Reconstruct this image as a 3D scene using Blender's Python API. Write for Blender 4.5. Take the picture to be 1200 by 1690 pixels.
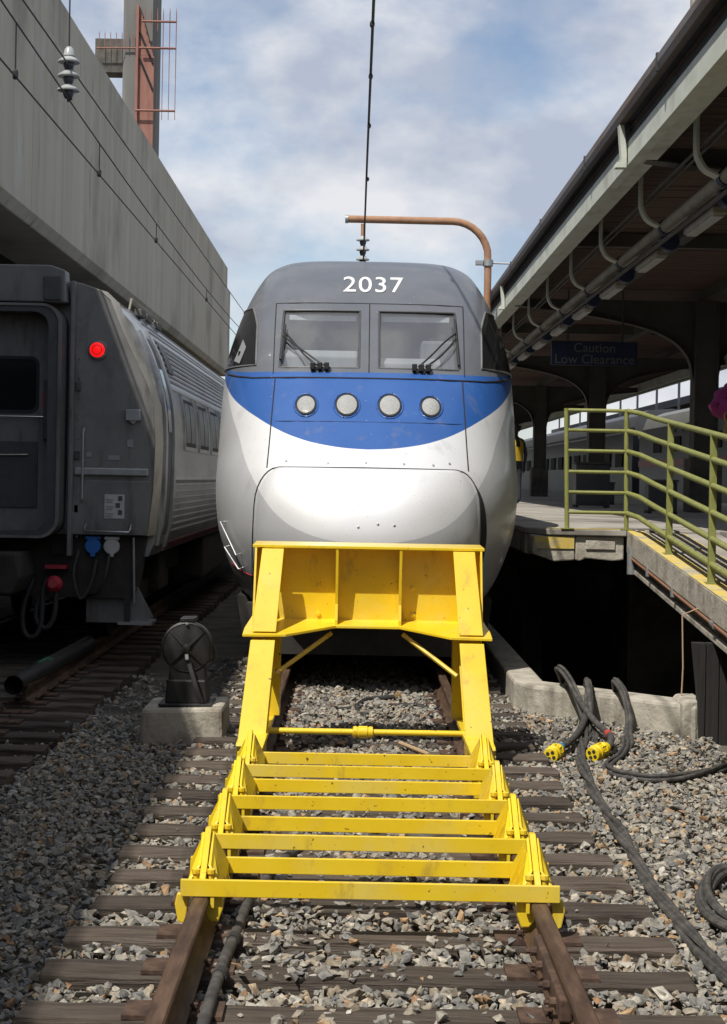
import bpy, bmesh, math, random
import numpy as np
from mathutils import Vector, Matrix

for o in list(bpy.data.objects):
    bpy.data.objects.remove(o)
SC = bpy.context.scene
COL = SC.collection
R = math.radians
random.seed(7)
RNG = np.random.default_rng(11)

# ------------------------------------------------------------------ camera
cam_d = bpy.data.cameras.new('camera')
cam = bpy.data.objects.new('camera', cam_d)
COL.objects.link(cam)
cam.location = (-0.085, 0, 1.87)
cam.rotation_euler = (Matrix.Rotation(R(90), 3, 'X') @ Matrix.Rotation(R(1.05), 3, 'Z')).to_euler()
cam_d.sensor_fit = 'VERTICAL'
cam_d.sensor_height = 36
cam_d.sensor_width = 36 * 727 / 1024
cam_d.lens = 36 * 2640 / 1690
cam_d.shift_x = 8 / 1690
cam_d.shift_y = -55 / 1690
cam_d.clip_start = 0.1
cam_d.clip_end = 3000
SC.camera = cam

# ------------------------------------------------------------------ world
TOSUN = Vector((-0.39, -0.55, 1.0)).normalized()
W = bpy.data.worlds.new('World')
SC.world = W
W.use_nodes = True
nt = W.node_tree
nt.nodes.clear()
out = nt.nodes.new('ShaderNodeOutputWorld')
bg = nt.nodes.new('ShaderNodeBackground')
bg.inputs['Strength'].default_value = 0.12
sky = nt.nodes.new('ShaderNodeTexSky')
sky.sky_type = 'NISHITA'
sky.sun_disc = False
sky.sun_elevation = math.asin(TOSUN.z)
sky.sun_rotation = math.atan2(TOSUN.x, TOSUN.y)
sky.air_density = 1.0
sky.dust_density = 0.6
sky.ozone_density = 2.0
tc = nt.nodes.new('ShaderNodeTexCoord')
mp = nt.nodes.new('ShaderNodeMapping')
mp.inputs['Scale'].default_value = (1.0, 1.0, 1.7)
mp.inputs['Location'].default_value = (0.07, 4.19, 1.3)
n1 = nt.nodes.new('ShaderNodeTexNoise')
n1.inputs['Scale'].default_value = 5.2
n1.inputs['Detail'].default_value = 9
n1.inputs['Roughness'].default_value = 0.55
n1.inputs['Distortion'].default_value = 0.0
cr = nt.nodes.new('ShaderNodeValToRGB')
cr.color_ramp.elements[0].position = 0.40
cr.color_ramp.elements[0].color = (0.15, 0.15, 0.15, 1)
cr.color_ramp.elements[1].position = 0.56
cr.color_ramp.elements[1].color = (0.95, 0.95, 0.95, 1)
n2 = nt.nodes.new('ShaderNodeTexNoise')
n2.inputs['Scale'].default_value = 9.0
n2.inputs['Detail'].default_value = 6
cr2 = nt.nodes.new('ShaderNodeValToRGB')
cr2.color_ramp.elements[0].position = 0.40
cr2.color_ramp.elements[0].color = (3.9, 4.35, 5.3, 1)
cr2.color_ramp.elements[1].position = 0.60
cr2.color_ramp.elements[1].color = (6.9, 6.95, 7.2, 1)
mx = nt.nodes.new('ShaderNodeMix')
mx.data_type = 'RGBA'
L = nt.links.new
L(tc.outputs['Generated'], mp.inputs['Vector'])
L(mp.outputs['Vector'], n1.inputs['Vector'])
L(mp.outputs['Vector'], n2.inputs['Vector'])
L(n1.outputs['Fac'], cr.inputs['Fac'])
L(n2.outputs['Fac'], cr2.inputs['Fac'])
L(cr.outputs['Color'], mx.inputs['Factor'])
L(sky.outputs['Color'], mx.inputs['A'])
L(cr2.outputs['Color'], mx.inputs['B'])
L(mx.outputs['Result'], bg.inputs['Color'])
L(bg.outputs['Background'], out.inputs['Surface'])

# ------------------------------------------------------------------ sun
sd = bpy.data.lights.new('sun', 'SUN')
sd.energy = 4.8
sd.angle = R(0.55)
sd.color = (1.0, 0.955, 0.88)
so = bpy.data.objects.new('sun', sd)
COL.objects.link(so)
so.rotation_euler = (-TOSUN).to_track_quat('-Z', 'Y').to_euler()
so.location = (-10, -10, 30)

SC.render.engine = 'CYCLES'
SC.view_settings.view_transform = 'Standard'
SC.view_settings.look = 'None'
SC.view_settings.gamma = 1
SC.view_settings.exposure = 0.0
SC.view_settings.use_curve_mapping = False
SC.render.resolution_x = 727
SC.render.resolution_y = 1024


# ------------------------------------------------------------------ materials
def mat(name, cols, rough=0.7, metal=0.0, scale=6.0, stretch=(1, 1, 1), bump=0.0, bscale=None,
        coat=0.0, detail=6, spec=0.5, ramp=(0.3, 0.7), dirt=None, dscale=1.5, dpos=(0.5, 0.72), bdist=0.01, rvar=0.0):
    """principled material; cols = list of colours spread over a noise ramp, dirt = overlay colour in blotches"""
    m = bpy.data.materials.new(name)
    m.use_nodes = True
    t = m.node_tree
    b = t.nodes['Principled BSDF']
    b.inputs['Roughness'].default_value = rough
    b.inputs['Metallic'].default_value = metal
    b.inputs['Coat Weight'].default_value = coat
    b.inputs['Coat Roughness'].default_value = 0.08
    b.inputs['Specular IOR Level'].default_value = spec
    co = t.nodes.new('ShaderNodeTexCoord')
    mpn = t.nodes.new('ShaderNodeMapping')
    mpn.inputs['Scale'].default_value = stretch
    t.links.new(co.outputs['Object'], mpn.inputs['Vector'])
    no = t.nodes.new('ShaderNodeTexNoise')
    no.inputs['Scale'].default_value = scale
    no.inputs['Detail'].default_value = detail
    no.inputs['Roughness'].default_value = 0.6
    t.links.new(mpn.outputs['Vector'], no.inputs['Vector'])
    rp = t.nodes.new('ShaderNodeValToRGB')
    el = rp.color_ramp.elements
    while len(el) < max(2, len(cols)):
        el.new(0.5)
    cc = cols if len(cols) > 1 else [cols[0], cols[0]]
    for i, c in enumerate(cc):
        el[i].position = ramp[0] + (ramp[1] - ramp[0]) * i / (len(cc) - 1)
        el[i].color = (*c, 1)
    t.links.new(no.outputs['Fac'], rp.inputs['Fac'])
    col = rp.outputs['Color']
    if dirt:
        nd = t.nodes.new('ShaderNodeTexNoise')
        nd.inputs['Scale'].default_value = dscale
        nd.inputs['Detail'].default_value = 10
        nd.inputs['Roughness'].default_value = 0.65
        t.links.new(mpn.outputs['Vector'], nd.inputs['Vector'])
        rd = t.nodes.new('ShaderNodeValToRGB')
        rd.color_ramp.elements[0].position = dpos[0]
        rd.color_ramp.elements[1].position = dpos[1]
        t.links.new(nd.outputs['Fac'], rd.inputs['Fac'])
        mxn = t.nodes.new('ShaderNodeMix')
        mxn.data_type = 'RGBA'
        t.links.new(rd.outputs['Color'], mxn.inputs['Factor'])
        t.links.new(col, mxn.inputs['A'])
        mxn.inputs['B'].default_value = (*dirt, 1)
        col = mxn.outputs['Result']
    t.links.new(col, b.inputs['Base Color'])
    if rvar:
        mr = t.nodes.new('ShaderNodeMapRange')
        mr.inputs['To Min'].default_value = rough - rvar
        mr.inputs['To Max'].default_value = rough + rvar
        t.links.new(no.outputs['Fac'], mr.inputs['Value'])
        t.links.new(mr.outputs['Result'], b.inputs['Roughness'])
    if bump:
        nb = t.nodes.new('ShaderNodeTexNoise')
        nb.inputs['Scale'].default_value = bscale or scale * 3
        nb.inputs['Detail'].default_value = 8
        nb.inputs['Roughness'].default_value = 0.65
        t.links.new(mpn.outputs['Vector'], nb.inputs['Vector'])
        bp = t.nodes.new('ShaderNodeBump')
        bp.inputs['Strength'].default_value = bump
        bp.inputs['Distance'].default_value = bdist
        t.links.new(nb.outputs['Fac'], bp.inputs['Height'])
        t.links.new(bp.outputs['Normal'], b.inputs['Normal'])
    return m


def emit(name, c, s):
    m = bpy.data.materials.new(name)
    m.use_nodes = True
    b = m.node_tree.nodes['Principled BSDF']
    b.inputs['Base Color'].default_value = (*c, 1)
    b.inputs['Emission Color'].default_value = (*c, 1)
    b.inputs['Emission Strength'].default_value = s
    b.inputs['Roughness'].default_value = 0.3
    return m


M = {}
M['ground'] = mat('dirt', [(0.075, 0.068, 0.058), (0.13, 0.115, 0.092), (0.19, 0.165, 0.125)], 0.95, scale=2.2, bump=0.8, bscale=30, bdist=0.03)
M['wood_tie'] = mat('weathered tie wood', [(0.035, 0.026, 0.02), (0.085, 0.063, 0.047), (0.15, 0.118, 0.09)], 0.85, scale=5, stretch=(0.5, 8, 8), bump=1.0, bscale=8, bdist=0.02, dirt=(0.16, 0.135, 0.11), dscale=1.6, dpos=(0.52, 0.75))
M['rail'] = mat('rusty rail steel', [(0.055, 0.034, 0.024), (0.10, 0.058, 0.036), (0.17, 0.105, 0.065)], 0.62, metal=0.35, scale=9, stretch=(3, 0.4, 3), bump=0.25, bscale=40)
M['rust'] = mat('rusty iron', [(0.045, 0.028, 0.02), (0.085, 0.05, 0.034), (0.14, 0.085, 0.055)], 0.8, metal=0.2, scale=14, bump=0.5, bscale=50)
M['yellow'] = mat('yellow enamel paint', [(0.79, 0.53, 0.012), (0.83, 0.58, 0.018), (0.86, 0.62, 0.028)], 0.42, scale=3, bump=0.12, bscale=26, dirt=(0.62, 0.40, 0.03), dscale=5, dpos=(0.58, 0.8), coat=0.3, bdist=0.004)
M['concrete_old'] = mat('old rough concrete', [(0.33, 0.30, 0.245), (0.44, 0.405, 0.335), (0.52, 0.485, 0.40)], 0.92, scale=4, bump=0.7, bscale=18, dirt=(0.17, 0.145, 0.11), dscale=2.5, bdist=0.02)
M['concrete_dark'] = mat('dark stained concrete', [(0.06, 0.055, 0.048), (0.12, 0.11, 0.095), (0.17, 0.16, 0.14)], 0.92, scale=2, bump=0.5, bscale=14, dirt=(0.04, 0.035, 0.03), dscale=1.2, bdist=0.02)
M['concrete_top'] = mat('platform concrete', [(0.30, 0.275, 0.24), (0.37, 0.345, 0.30), (0.43, 0.40, 0.355)], 0.9, scale=2.5, bump=0.25, bscale=40, dirt=(0.22, 0.2, 0.17), dscale=1.1)
M['edge_yellow'] = mat('worn yellow kerb paint', [(0.58, 0.42, 0.09), (0.62, 0.47, 0.12), (0.5, 0.44, 0.28)], 0.85, scale=7, bump=0.4, bscale=30, dirt=(0.36, 0.33, 0.27), dscale=4, dpos=(0.5, 0.62))
M['green'] = mat('olive green railing paint', [(0.20, 0.212, 0.058), (0.245, 0.255, 0.075), (0.28, 0.29, 0.098)], 0.5, scale=12, bump=0.1, bscale=60, dirt=(0.15, 0.15, 0.05), dscale=6, dpos=(0.62, 0.75))
M['panel_concrete'] = mat('board marked concrete', [(0.42, 0.375, 0.295), (0.47, 0.425, 0.34), (0.51, 0.465, 0.375)], 0.9, scale=1.3, stretch=(2.0, 2.0, 0.06), bump=0.22, bscale=3.2, dirt=(0.34, 0.305, 0.24), dscale=0.9, dpos=(0.5, 0.8), bdist=0.03)
M['concrete_mast'] = mat('grey mast concrete', [(0.15, 0.147, 0.137), (0.21, 0.206, 0.19)], 0.9, scale=0.8, stretch=(2, 2, 0.3), bump=0.3, bscale=5)
M['red_steel'] = mat('faded red steel', [(0.24, 0.105, 0.08), (0.29, 0.135, 0.10), (0.33, 0.165, 0.125)], 0.75, scale=2, stretch=(2, 2, 0.3), dirt=(0.22, 0.09, 0.06), dscale=1.5)
M['stainless'] = mat('brushed stainless', [(0.36, 0.36, 0.36), (0.46, 0.46, 0.455), (0.54, 0.54, 0.53)], 0.33, metal=0.85, scale=2.5, stretch=(1, 0.2, 1), dirt=(0.25, 0.235, 0.215), dscale=2.0, dpos=(0.48, 0.75), rvar=0.1)
M['car_end'] = mat('dull grey end paint', [(0.155, 0.153, 0.148), (0.195, 0.192, 0.186), (0.22, 0.217, 0.21)], 0.5, metal=0.25, scale=1.8, dirt=(0.12, 0.115, 0.105), dscale=2.2, dpos=(0.5, 0.78), bump=0.05, bscale=20)
M['dark_grey'] = mat('dark grey paint', [(0.055, 0.057, 0.06), (0.085, 0.087, 0.09)], 0.5, scale=3, dirt=(0.04, 0.037, 0.034), dscale=3)
M['rubber'] = mat('black rubber', [(0.018, 0.018, 0.018), (0.035, 0.034, 0.033)], 0.7, scale=8, bump=0.2)
M['black_iron'] = mat('black painted iron', [(0.012, 0.012, 0.012), (0.028, 0.027, 0.026)], 0.48, scale=6, bump=0.25, bscale=40, dirt=(0.05, 0.045, 0.04), dscale=4, dpos=(0.58, 0.8))
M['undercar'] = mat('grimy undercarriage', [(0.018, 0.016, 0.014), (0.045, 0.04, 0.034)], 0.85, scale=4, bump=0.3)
M['cable'] = mat('dusty black cable', [(0.028, 0.026, 0.025), (0.06, 0.055, 0.05), (0.11, 0.10, 0.088)], 0.75, scale=14, bump=0.3, bscale=60)
M['plug_yellow'] = mat('yellow plug plastic', [(0.78, 0.55, 0.01), (0.85, 0.64, 0.02)], 0.45, scale=20, dirt=(0.35, 0.25, 0.03), dscale=12, dpos=(0.55, 0.75))
M['blue_tape'] = mat('blue tape', [(0.03, 0.19, 0.36), (0.05, 0.26, 0.46)], 0.5)
M['red_tape'] = mat('red tape', [(0.45, 0.05, 0.04), (0.5, 0.07, 0.05)], 0.5)
M['green_tape'] = mat('green tape', [(0.02, 0.13, 0.06), (0.03, 0.17, 0.08)], 0.5)
M['white_paint'] = mat('white paint', [(0.72, 0.72, 0.71), (0.8, 0.8, 0.79)], 0.5, scale=5)
M['blue_cap'] = mat('blue cap', [(0.015, 0.12, 0.42), (0.025, 0.16, 0.5)], 0.45, scale=9)
M['red_cap'] = mat('red cap', [(0.33, 0.02, 0.035), (0.42, 0.035, 0.05)], 0.5, scale=9)
M['cap_white'] = mat('dirty white cap', [(0.42, 0.42, 0.40), (0.52, 0.52, 0.5)], 0.55, scale=9)
M['print_dark'] = mat('dark print', [(0.07, 0.06, 0.06), (0.12, 0.08, 0.07)], 0.6)
M['print_grey'] = mat('grey print', [(0.25, 0.25, 0.26), (0.3, 0.3, 0.31)], 0.6)
M['chrome'] = mat('bare metal', [(0.55, 0.55, 0.54), (0.65, 0.65, 0.64)], 0.25, metal=1.0, scale=10)
M['tail_red'] = emit('lit tail lamp', (1.0, 0.006, 0.006), 1.15)
M['dark_glass'] = mat('dark glass', [(0.012, 0.013, 0.014), (0.016, 0.017, 0.018)], 0.07, scale=1, spec=0.4)
M['seam'] = mat('black seam', [(0.012, 0.011, 0.011), (0.022, 0.02, 0.019)], 0.8)
M['canopy_green'] = mat('pale green steel paint', [(0.50, 0.53, 0.45), (0.58, 0.61, 0.53), (0.63, 0.66, 0.58)], 0.6, scale=3, dirt=(0.36, 0.36, 0.29), dscale=2.0, dpos=(0.5, 0.75), bump=0.1, bscale=20)
M['canopy_grey'] = mat('cream steel paint darkened for shade', [(0.07, 0.067, 0.056), (0.10, 0.096, 0.082)], 0.7, scale=2, dirt=(0.1, 0.095, 0.08), dscale=2)  # albedo lowered far below cream, so the colour carries the shade under the canopy
M['ceiling_wood'] = mat('brown ceiling boards', [(0.07, 0.038, 0.026), (0.105, 0.058, 0.04), (0.13, 0.078, 0.056)], 0.8, scale=2, stretch=(0.4, 3, 1), dirt=(0.06, 0.04, 0.03), dscale=1.3)
M['roofing'] = mat('dark roofing', [(0.03, 0.03, 0.034), (0.055, 0.053, 0.056)], 0.8, scale=3, bump=0.4)
M['gutter'] = mat('grey weathered gutter', [(0.10, 0.10, 0.115), (0.15, 0.14, 0.145), (0.16, 0.11, 0.08)], 0.6, scale=2.5, stretch=(1, 0.25, 1), dirt=(0.10, 0.06, 0.045), dscale=2.2, dpos=(0.5, 0.66))
M['pipe_cream'] = mat('dirty cream pipe', [(0.33, 0.305, 0.25), (0.42, 0.39, 0.32)], 0.6, scale=4, dirt=(0.2, 0.18, 0.15), dscale=3)
M['shade_dark'] = mat('black boards for painted shade', [(0.012, 0.011, 0.010), (0.026, 0.023, 0.02)], 0.85, scale=5, stretch=(8, 8, 0.6), bump=0.5, bscale=8)  # near black: carries the painted shade under the ramp
M['lens'] = mat('frosted lamp lens', [(0.30, 0.30, 0.285), (0.42, 0.42, 0.40)], 0.18, scale=60, stretch=(1, 1, .15), coat=0.6, bump=0.3, bscale=90)
M['maroon'] = mat('dirty maroon stripe', [(0.10, 0.02, 0.018), (0.15, 0.035, 0.03)], 0.6, scale=4)
M['tinted_pane'] = mat('dark tinted pane', [(0.01, 0.011, 0.012), (0.018, 0.019, 0.02)], 0.25, scale=2, spec=0.15)
M['navy'] = mat('navy paint', [(0.012, 0.022, 0.06), (0.018, 0.032, 0.085)], 0.5, scale=5)
M['sign_text'] = mat('sign lettering', [(0.15, 0.155, 0.16), (0.18, 0.185, 0.19)], 0.6)
M['rust_pipe'] = mat('rust brown steel pole', [(0.30, 0.155, 0.085), (0.36, 0.195, 0.11), (0.40, 0.23, 0.14)], 0.75, scale=4, dirt=(0.24, 0.11, 0.06), dscale=3)
M['rust_conduit'] = mat('rusty conduit', [(0.26, 0.10, 0.055), (0.34, 0.16, 0.09), (0.24, 0.18, 0.14)], 0.8, scale=6, bump=0.3)
M['porcelain'] = mat('grey porcelain', [(0.36, 0.37, 0.37), (0.46, 0.47, 0.47)], 0.3, scale=4, dirt=(0.22, 0.22, 0.21), dscale=5)
M['porcelain_dark'] = mat('dark glazed porcelain', [(0.03, 0.032, 0.05), (0.06, 0.06, 0.08)], 0.35, scale=4)
M['wire'] = mat('dark wire', [(0.02, 0.019, 0.018), (0.035, 0.032, 0.03)], 0.6)
M['galv'] = mat('galvanised', [(0.32, 0.33, 0.33), (0.42, 0.43, 0.43)], 0.5, metal=0.6, scale=8)
M['stick'] = mat('bare wood stick', [(0.38, 0.26, 0.15), (0.46, 0.33, 0.2)], 0.7, scale=10, stretch=(1, 6, 6))
M['brass'] = mat('brass fitting', [(0.30, 0.19, 0.08), (0.4, 0.26, 0.11)], 0.5, metal=0.6)
M['dash'] = mat('light grey dashboard', [(0.36, 0.365, 0.37), (0.44, 0.445, 0.45)], 0.7, scale=3)
M['cab'] = mat('cab lining', [(0.19, 0.195, 0.205), (0.23, 0.235, 0.245)], 0.8, scale=2)
M['skin'] = mat('skin', [(0.22, 0.12, 0.08), (0.27, 0.155, 0.105)], 0.6, scale=8)
M['hair'] = mat('dark hair', [(0.015, 0.012, 0.01), (0.03, 0.022, 0.018)], 0.6, scale=30)
M['vest'] = mat('yellow safety vest', [(0.42, 0.28, 0.01), (0.48, 0.33, 0.015)], 0.7, scale=6)
M['navy_cloth'] = mat('dark cloth', [(0.02, 0.022, 0.03), (0.04, 0.042, 0.05)], 0.9, scale=6)
M['pink'] = mat('magenta knit', [(0.20, 0.018, 0.10), (0.34, 0.04, 0.19)], 0.95, scale=9, bump=1.0, bscale=26, bdist=0.03)
M['leather'] = mat('tan brown leather', [(0.14, 0.075, 0.03), (0.30, 0.19, 0.08), (0.4, 0.28, 0.13)], 0.4, scale=9, bump=0.4, bscale=18)
M['silver_train'] = mat('silver coach', [(0.06, 0.062, 0.068), (0.08, 0.082, 0.09)], 0.5, metal=0.1, scale=1)
M['pale_train'] = mat('pale cab car', [(0.14, 0.14, 0.13), (0.17, 0.17, 0.16)], 0.5, scale=1)
M['brick_far'] = mat('far brown wall', [(0.10, 0.08, 0.065), (0.14, 0.115, 0.095)], 0.9, scale=0.6)
M['steel_dark'] = mat('dark steel frame', [(0.03, 0.033, 0.045), (0.05, 0.052, 0.065)], 0.6, scale=2)


def layer(name, col, scale, lo, hi, stretch=(1, 1, 1), detail=8, rough=None):
    """lay a noise-shaped coat of dirt, chips or stains over a material's colour"""
    t = M[name].node_tree
    b = t.nodes['Principled BSDF']
    src = b.inputs['Base Color'].links[0].from_socket
    co = t.nodes.new('ShaderNodeTexCoord')
    mpn = t.nodes.new('ShaderNodeMapping')
    mpn.inputs['Scale'].default_value = stretch
    mpn.inputs['Location'].default_value = (3.1, 7.7, 1.3)
    no = t.nodes.new('ShaderNodeTexNoise')
    no.inputs['Scale'].default_value = scale
    no.inputs['Detail'].default_value = detail
    no.inputs['Roughness'].default_value = 0.62
    rp = t.nodes.new('ShaderNodeMapRange')
    rp.inputs['From Min'].default_value = lo
    rp.inputs['From Max'].default_value = hi
    mxn = t.nodes.new('ShaderNodeMix')
    mxn.data_type = 'RGBA'
    t.links.new(co.outputs['Object'], mpn.inputs['Vector'])
    t.links.new(mpn.outputs['Vector'], no.inputs['Vector'])
    t.links.new(no.outputs['Fac'], rp.inputs['Value'])
    t.links.new(rp.outputs['Result'], mxn.inputs['Factor'])
    t.links.new(src, mxn.inputs['A'])
    mxn.inputs['B'].default_value = (*col, 1)
    t.links.new(mxn.outputs['Result'], b.inputs['Base Color'])
    if rough is not None:
        m2 = t.nodes.new('ShaderNodeMix')
        m2.data_type = 'FLOAT'
        m2.inputs['A'].default_value = b.inputs['Roughness'].default_value
        m2.inputs['B'].default_value = rough
        t.links.new(rp.outputs['Result'], m2.inputs['Factor'])
        t.links.new(m2.outputs['Result'], b.inputs['Roughness'])


layer('yellow', (0.72, 0.58, 0.16), 2.2, .5, .85, rough=.65)
layer('yellow', (0.40, 0.27, 0.05), 7, .60, .78, (1, 1, .35))
layer('yellow', (0.16, 0.075, 0.03), 30, .665, .70, detail=5, rough=.85)
layer('yellow', (0.20, 0.10, 0.04), 9, .70, .78, (1, 1, .25), rough=.8)
layer('panel_concrete', (0.26, 0.235, 0.185), .45, .5, .72, (1, 1, .7))
layer('panel_concrete', (0.52, 0.50, 0.44), .8, .58, .75, (1, 1, .4))
layer('panel_concrete', (0.17, 0.155, 0.13), 1.6, .63, .75, (1.5, 1.5, .15))
layer('car_end', (0.08, 0.072, 0.062), 3.5, .52, .75, (1.5, 1.5, .3))
layer('car_end', (0.20, 0.195, 0.185), 14, .64, .72)
layer('green', (0.12, 0.09, 0.05), 22, .64, .70)
layer('concrete_old', (0.13, 0.11, 0.085), 1.1, .56, .72, (2, 2, .5))
layer('concrete_top', (0.14, 0.125, 0.105), .6, .5, .7)
layer('rail', (0.20, 0.12, 0.07), 3, .55, .7, (2, .3, 2))


def stone_material():
    m = bpy.data.materials.new('crushed ballast stone')
    m.use_nodes = True
    t = m.node_tree
    b = t.nodes['Principled BSDF']
    b.inputs['Roughness'].default_value = 0.88
    g = t.nodes.new('ShaderNodeNewGeometry')
    rp = t.nodes.new('ShaderNodeValToRGB')
    cs = [(0.0, (0.14, 0.143, 0.145)), (0.2, (0.19, 0.192, 0.19)), (0.45, (0.25, 0.246, 0.232)), (0.62, (0.305, 0.285, 0.245)),
          (0.75, (0.245, 0.205, 0.155)), (0.83, (0.33, 0.315, 0.28)), (0.91, (0.42, 0.41, 0.38)), (0.955, (0.38, 0.27, 0.155)), (1.0, (0.25, 0.145, 0.085))]
    el = rp.color_ramp.elements
    while len(el) < len(cs):
        el.new(0.5)
    for e, (p, c) in zip(el, cs):
        e.position = p
        e.color = (c[0] * 1.05, c[1], c[2] * .92, 1)
    t.links.new(g.outputs['Random Per Island'], rp.inputs['Fac'])
    co = t.nodes.new('ShaderNodeTexCoord')
    no = t.nodes.new('ShaderNodeTexNoise')
    no.inputs['Scale'].default_value = 45
    no.inputs['Detail'].default_value = 6
    t.links.new(co.outputs['Object'], no.inputs['Vector'])
    mr = t.nodes.new('ShaderNodeMapRange')
    mr.inputs['From Min'].default_value = 0.3
    mr.inputs['From Max'].default_value = 0.7
    mr.inputs['To Min'].default_value = 0.65
    mr.inputs['To Max'].default_value = 1.3
    t.links.new(no.outputs['Fac'], mr.inputs['Value'])
    mxn = t.nodes.new('ShaderNodeMix')
    mxn.data_type = 'RGBA'
    mxn.blend_type = 'MULTIPLY'
    mxn.inputs['Factor'].default_value = 1
    t.links.new(rp.outputs['Color'], mxn.inputs['A'])
    t.links.new(mr.outputs['Result'], mxn.inputs['B'])
    t.links.new(mxn.outputs['Result'], b.inputs['Base Color'])
    bp = t.nodes.new('ShaderNodeBump')
    bp.inputs['Strength'].default_value = 0.6
    bp.inputs['Distance'].default_value = 0.008
    t.links.new(no.outputs['Fac'], bp.inputs['Height'])
    t.links.new(bp.outputs['Normal'], b.inputs['Normal'])
    return m


M['stone'] = stone_material()
_t = M['wood_tie'].node_tree
_b = _t.nodes['Principled BSDF']
_src = _b.inputs['Base Color'].links[0].from_socket
_oi = _t.nodes.new('ShaderNodeObjectInfo')
_mr = _t.nodes.new('ShaderNodeMapRange')
_mr.inputs['To Min'].default_value = 0.6
_mr.inputs['To Max'].default_value = 1.25
_t.links.new(_oi.outputs['Random'], _mr.inputs['Value'])
_mm = _t.nodes.new('ShaderNodeMix')
_mm.data_type = 'RGBA'
_mm.blend_type = 'MULTIPLY'
_mm.inputs['Factor'].default_value = 1
_t.links.new(_src, _mm.inputs['A'])
_t.links.new(_mr.outputs['Result'], _mm.inputs['B'])
_t.links.new(_mm.outputs['Result'], _b.inputs['Base Color'])


def glass_material(name, tint, refl, haze):
    m = bpy.data.materials.new(name)
    m.use_nodes = True
    t = m.node_tree
    t.nodes.clear()
    o = t.nodes.new('ShaderNodeOutputMaterial')
    tr = t.nodes.new('ShaderNodeBsdfTransparent')
    tr.inputs['Color'].default_value = (*tint, 1)
    gl = t.nodes.new('ShaderNodeBsdfGlossy')
    gl.inputs['Roughness'].default_value = 0.03
    df = t.nodes.new('ShaderNodeBsdfDiffuse')
    df.inputs['Color'].default_value = (0.5, 0.51, 0.53, 1)
    m1 = t.nodes.new('ShaderNodeMixShader')
    m1.inputs['Fac'].default_value = haze
    fr = t.nodes.new('ShaderNodeFresnel')
    fr.inputs['IOR'].default_value = 1.5
    ad = t.nodes.new('ShaderNodeMath')
    ad.operation = 'ADD'
    ad.inputs[1].default_value = refl
    m2 = t.nodes.new('ShaderNodeMixShader')
    t.links.new(tr.outputs[0], m1.inputs[1])
    t.links.new(df.outputs[0], m1.inputs[2])
    t.links.new(fr.outputs[0], ad.inputs[0])
    t.links.new(ad.outputs[0], m2.inputs['Fac'])
    t.links.new(m1.outputs[0], m2.inputs[1])
    t.links.new(gl.outputs[0], m2.inputs[2])
    t.links.new(m2.outputs[0], o.inputs['Surface'])
    return m


M['windshield'] = glass_material('windshield glass', (0.84, 0.88, 0.9), 0.09, 0.18)


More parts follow.
